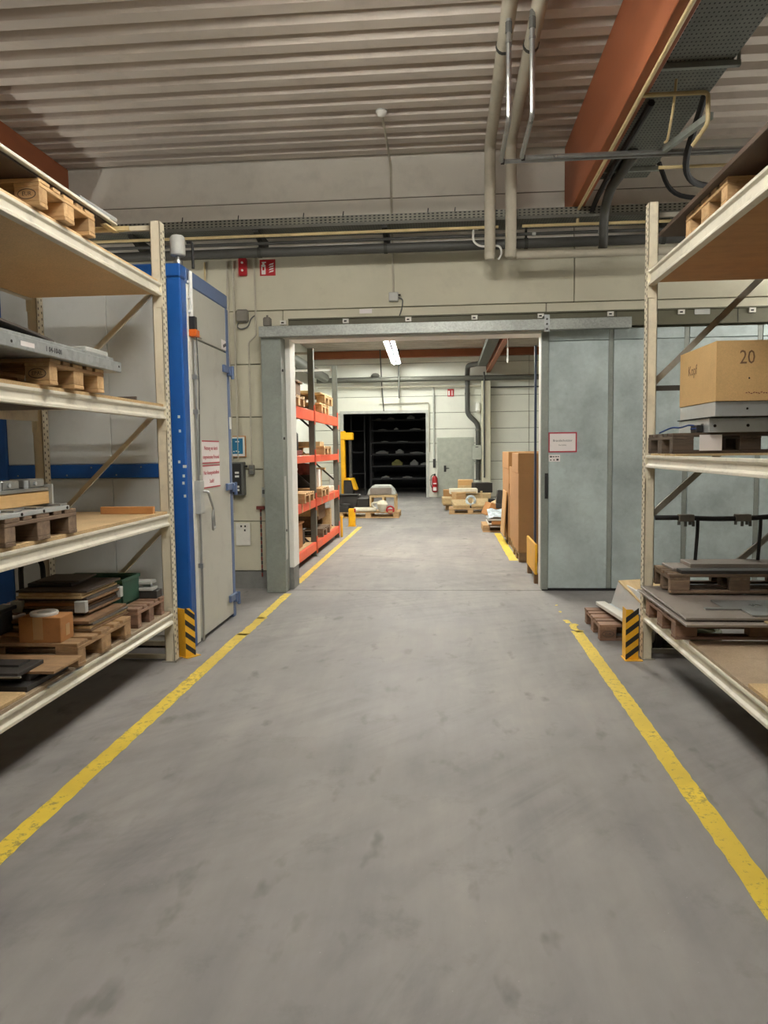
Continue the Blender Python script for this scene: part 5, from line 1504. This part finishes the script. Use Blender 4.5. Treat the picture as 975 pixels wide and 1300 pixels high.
B(-0.075, 0.075, -0.075, 0.075, 0, 0.40).build('post', 'yellow_bright', yb, bevel=0.02)
B(-0.09, 0.09, -0.09, 0.09, 0, 0.012).build('foot_plate', 'yellow_bright', yb)
B(0.06, 0.09, -0.08, -0.02, 0.32, 0.4).build('reflector', 'fire_red', yb)

# ---- jumble of pallets and timber on the far right
pallet((-0.05, 21.4, 0), 1.3, 0.9, 'rear pallet of the timber heap by the far grey door', 'light')
pallet((0.05, 19.95, 0), 1.1, 0.85, 'front pallet of the timber heap by the far grey door', 'light')
for i, (cx, cy, cz, sx_, sy_, sz_, rx, rz, m_, lab) in enumerate((
        (0.45, 21.6, 0.515, 0.78, 0.5, 0.14, 0, 0.03, 'foam_white', 'long cream padded piece topping the timber heap'),
        (0.0, 21.5, 0.25, 0.28, 0.7, 0.2, 0, 0.05, 'board_pale', 'pale timber block at the left of the heap'),
        (0.75, 21.7, 0.295, 0.95, 0.5, 0.3, 0, -0.04, 'board_pale', 'long pale timber crate at the right of the heap'),
        (0.35, 20.3, 0.24, 0.42, 0.5, 0.1, 0.25, 0.15, 'board_pale', 'tilted pale board at the front of the heap'),
        (0.86, 20.35, 0.26, 0.42, 0.5, 0.08, 0.3, -0.1, 'board_pale', 'second tilted pale board at the front of the heap'),
        (0.32, 21.05, 0.38, 0.3, 0.3, 0.26, 0, 0.4, 'pallet_light', 'reddish timber knot block in the middle of the heap'),
        (1.0, 22.2, 0.58, 0.5, 0.5, 0.28, 0, 0.2, 'dark_panel', 'dark case behind the timber heap'),
        (0.55, 23.2, 0.62, 0.45, 0.4, 0.3, 0, 0.0, 'cardboard_light', 'yellowish carton standing behind the timber heap'),
        (1.1, 20.9, 0.18, 0.35, 0.5, 0.3, 0, 0.1, 'black_rubber', 'black block at the right foot of the heap'))):
    q = thing('timber_piece' if 'timber' in lab or 'board' in lab else 'stacked_part', lab, 'board' if 'board' in lab else 'block', (cx, cy, cz), rz)
    MB().obox((0, 0, 0), (sx_, sy_, sz_), rx=rx).build('body', m_, q, bevel=0.012)
    if i in (0, 1, 2, 7):
        MB().obox((0, -sy_ / 2 - 0.01, -sz_ * 0.2), (sx_ * 0.9, 0.02, sz_ * 0.3)).build('batten', 'board_pale', q)
tag(B(-0.12, 1.2, 23.0, 23.5, 0, 0.47).build('cardboard_box', 'cardboard', bevel=0.01), 'long carton on the floor behind the timber heap', 'carton')
for i, x in enumerate((0.16, 0.92)):
    tag(B(x, x + 0.06, 21.42, 21.45, 0.1445, 0.52).build('timber_post', 'board_pale', bevel=0.004), ('left' if i == 0 else 'right') + ' upright timber stake in the heap by the far door', 'timber')
cl = thing('cable_coil', 'pale blue coil on the front of the timber heap', 'coil', (0.62, 20.2, 0.34))
MB().tube([(0.11 * math.cos(2 * PI * i / 16), 0.03 * math.sin(i), 0.11 * math.sin(2 * PI * i / 16)) for i in range(17)], 0.035, 8).build('coil', 'film_blue', cl, smooth=True)
B(-0.12, 0.12, -0.02, 0.14, -0.2, -0.11).build('stand', 'dark_panel', cl)
# pallet with film wrapped panel beside the tall box
pallet((0.72, 15.6, 0), 0.95, 0.8, 'small pallet under the film wrapped panel', 'light')
fw = thing('wrapped_panel', 'panel stack wrapped in pale blue film beside the tall cartons', 'panel', (0.84, 15.5, 0.145))
B(0, 0.75, 0, 0.85, 0, 0.1).build('base', 'dark_panel', fw)
B(-0.02, 0.78, -0.02, 0.87, 0.02, 0.05).build('panel', 'white_paint', fw)
B(0.05, 0.75, -0.03, 0.0, 0.02, 0.09).build('front_board', 'board_tan', fw)
B(-0.02, 0.78, -0.02, 0.87, 0.1, 0.13).build('panel', 'alu', fw)
vs, fs = [], []
NX, NY = 8, 8
for i in range(NX + 1):
    for j in range(NY + 1):
        vs.append((0.78 * i / NX, 0.85 * j / NY, 0.135 + 0.055 * abs(math.sin(i * 1.1 + 0.6 * math.sin(j))) + 0.1 * j / NY))
fs = [(i * (NY + 1) + j, (i + 1) * (NY + 1) + j, (i + 1) * (NY + 1) + j + 1, i * (NY + 1) + j + 1) for i in range(NX) for j in range(NY)]
o = MB().add(vs, fs).build('film', 'film_blue', fw)
sm_ = o.modifiers.new('solid', 'SOLIDIFY'); sm_.thickness = 0.006
q = thing('timber_piece', 'two tilted brown boards behind the film wrapped panel', 'board', (1.0, 17.4, 0.25), 0.2)
MB().obox((0, 0, 0.05), (0.28, 0.5, 0.3), ry=0.4).build('board', 'board_tan', q, bevel=0.01)
MB().obox((0.22, 0.1, 0.1), (0.2, 0.4, 0.35), ry=-0.4).build('board', 'board_pale', q, bevel=0.01)
tag(MB().obox((1.2, 17.2, 0.62), (0.2, 0.22, 0.3), ry=0.1).obox((1.2, 17.2, 0.42), (0.24, 0.26, 0.1)).build('motor_block', 'steel_dark', bevel=0.01), 'dark motor block behind the tall cartons', 'motor')
tag(B(0.9, 1.5, 17.0, 17.6, 0, 0.14).build('timber_plinth', 'board_brown', bevel=0.006), 'brown base under the dark motor block', 'base')

# ---- tall cartons on pallets at the right
def carton(x0, y0, y1, z1, label, m_, w=0.8):
    pallet((x0 + 0.01, y0 + 0.03, 0), w - 0.02, y1 - y0 - 0.06, 'pallet under ' + label[0], 'mid')
    t = thing('cardboard_box', label[1], 'cardboard box', (x0, y0, 0.145))
    B(0, w, 0, y1 - y0, 0, z1 - 0.145).build('body', m_, t, bevel=0.008)
    B(-0.006, w, -0.006, y1 - y0 + 0.006, z1 - 0.44, z1 - 0.14).build('lid', m_, t, bevel=0.006)
    return t
carton(1.05, 11.4, 12.45, 1.62, ('the nearest tall carton', 'nearest tall brown carton on the right behind the doorway'), 'cardboard')
carton(1.08, 12.55, 13.35, 1.38, ('the middle carton', 'middle lower carton behind the tall brown one'), 'cardboard')
carton(1.07, 13.45, 14.9, 1.63, ('the furthest tall carton', 'furthest tall carton in the row on the right'), 'cardboard')
tag(MB().obox((1.02, 13.95, 0.545), (0.02, 0.75, 0.78), ry=0.06).build('cardboard_sheet', 'cardboard_light', bevel=0.003), 'pale cardboard sheet leaning on the cartons', 'cardboard')
yp = thing('pallet_collar', 'yellow panel standing on edge just inside the right of the doorway', 'panel', (1.085, 9.56, 0.0))
B(0, 0.03, 0.0, 1.0, 0.12, 0.50).build('panel', 'yellow_metal', yp, bevel=0.004)
B(0.0, 0.06, 0.05, 0.15, 0, 0.12).build('foot', 'board_brown', yp)
B(0.0, 0.06, 0.85, 0.95, 0, 0.12).build('foot', 'board_brown', yp)

# ---- dark rack in the unlit store
dk_ = thing('storage_rack', 'shade-darkened steel rack filling the unlit store beyond the far opening', 'rack', (-3.0, 29.2, 0))
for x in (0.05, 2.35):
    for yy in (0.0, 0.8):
        B(x, x + 0.07, yy, yy + 0.08, 0, 3.4).build('upright', 'shaded_store_steel', dk_)
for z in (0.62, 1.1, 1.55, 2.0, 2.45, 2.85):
    B(0.12, 2.35, 0, 0.05, z - 0.06, z).build('beam', 'shaded_store_steel', dk_)
    B(0.12, 2.35, 0.05, 0.85, z - 0.02, z).build('shelf_panel', 'shaded_store_steel', dk_)
parts_ = [(0.3, 2.85, 0.2, 0.06), (0.75, 2.85, 0.25, 0.1), (1.5, 2.85, 0.28, 0.16), (2.0, 2.85, 0.25, 0.07), (0.4, 2.45, 0.3, 0.04), (1.0, 2.45, 0.14, 0.1), (1.6, 2.45, 0.4, 0.06), (0.5, 2.0, 0.25, 0.04), (1.1, 2.0, 0.4, 0.03),
          (0.3, 1.55, 0.45, 0.12), (1.05, 1.55, 0.3, 0.17), (1.6, 1.55, 0.5, 0.06), (0.9, 1.1, 0.4, 0.22), (1.6, 1.1, 0.3, 0.2), (2.0, 1.1, 0.28, 0.1), (0.5, 0.62, 0.3, 0.08), (1.3, 0.62, 0.35, 0.06)]
for i, (x, z, w, hh) in enumerate(parts_):
    m_ = 'olive_part' if i == 12 else 'dim_part'
    m = MB().box(0, w, 0, 0.35, 0, hh * 0.55).prism([(0.03, hh * 0.55), (w - 0.03, hh * 0.55), (w * 0.6, hh), (w * 0.4, hh)], 1, 0.05, 0.3)
    o = m.build('stored_part', m_, bevel=0.004)
    o.location = (-3.0 + x, 29.22, z)
    row = sorted(px for (px, pz, _, _) in parts_ if pz == z)
    place = ('first', 'second', 'third', 'fourth')[row.index(x)] + ' from the left'
    level = {2.85: 'top', 2.45: 'second', 2.0: 'third', 1.55: 'fourth', 1.1: 'fifth', 0.62: 'lowest'}[z]
    tag(o, ('yellowish' if i == 12 else 'dim metal') + ' part on the ' + level + ' shelf of the dark store rack, ' + place, 'machine part', 'parts on the dark store rack')
dr_ = thing('storage_rack', 'dim post frame left of the dark store rack', 'rack', (-3.6, 28.6, 0))
for x in (0.0, 0.5):
    B(x, x + 0.05, 0, 0.05, 0, 3.2).build('upright', 'shaded_store_steel', dr_)
for z in (0.8, 1.6, 2.4):
    B(0.05, 0.5, 0, 0.4, z, z + 0.03).build('shelf_panel', 'shaded_store_steel', dr_)
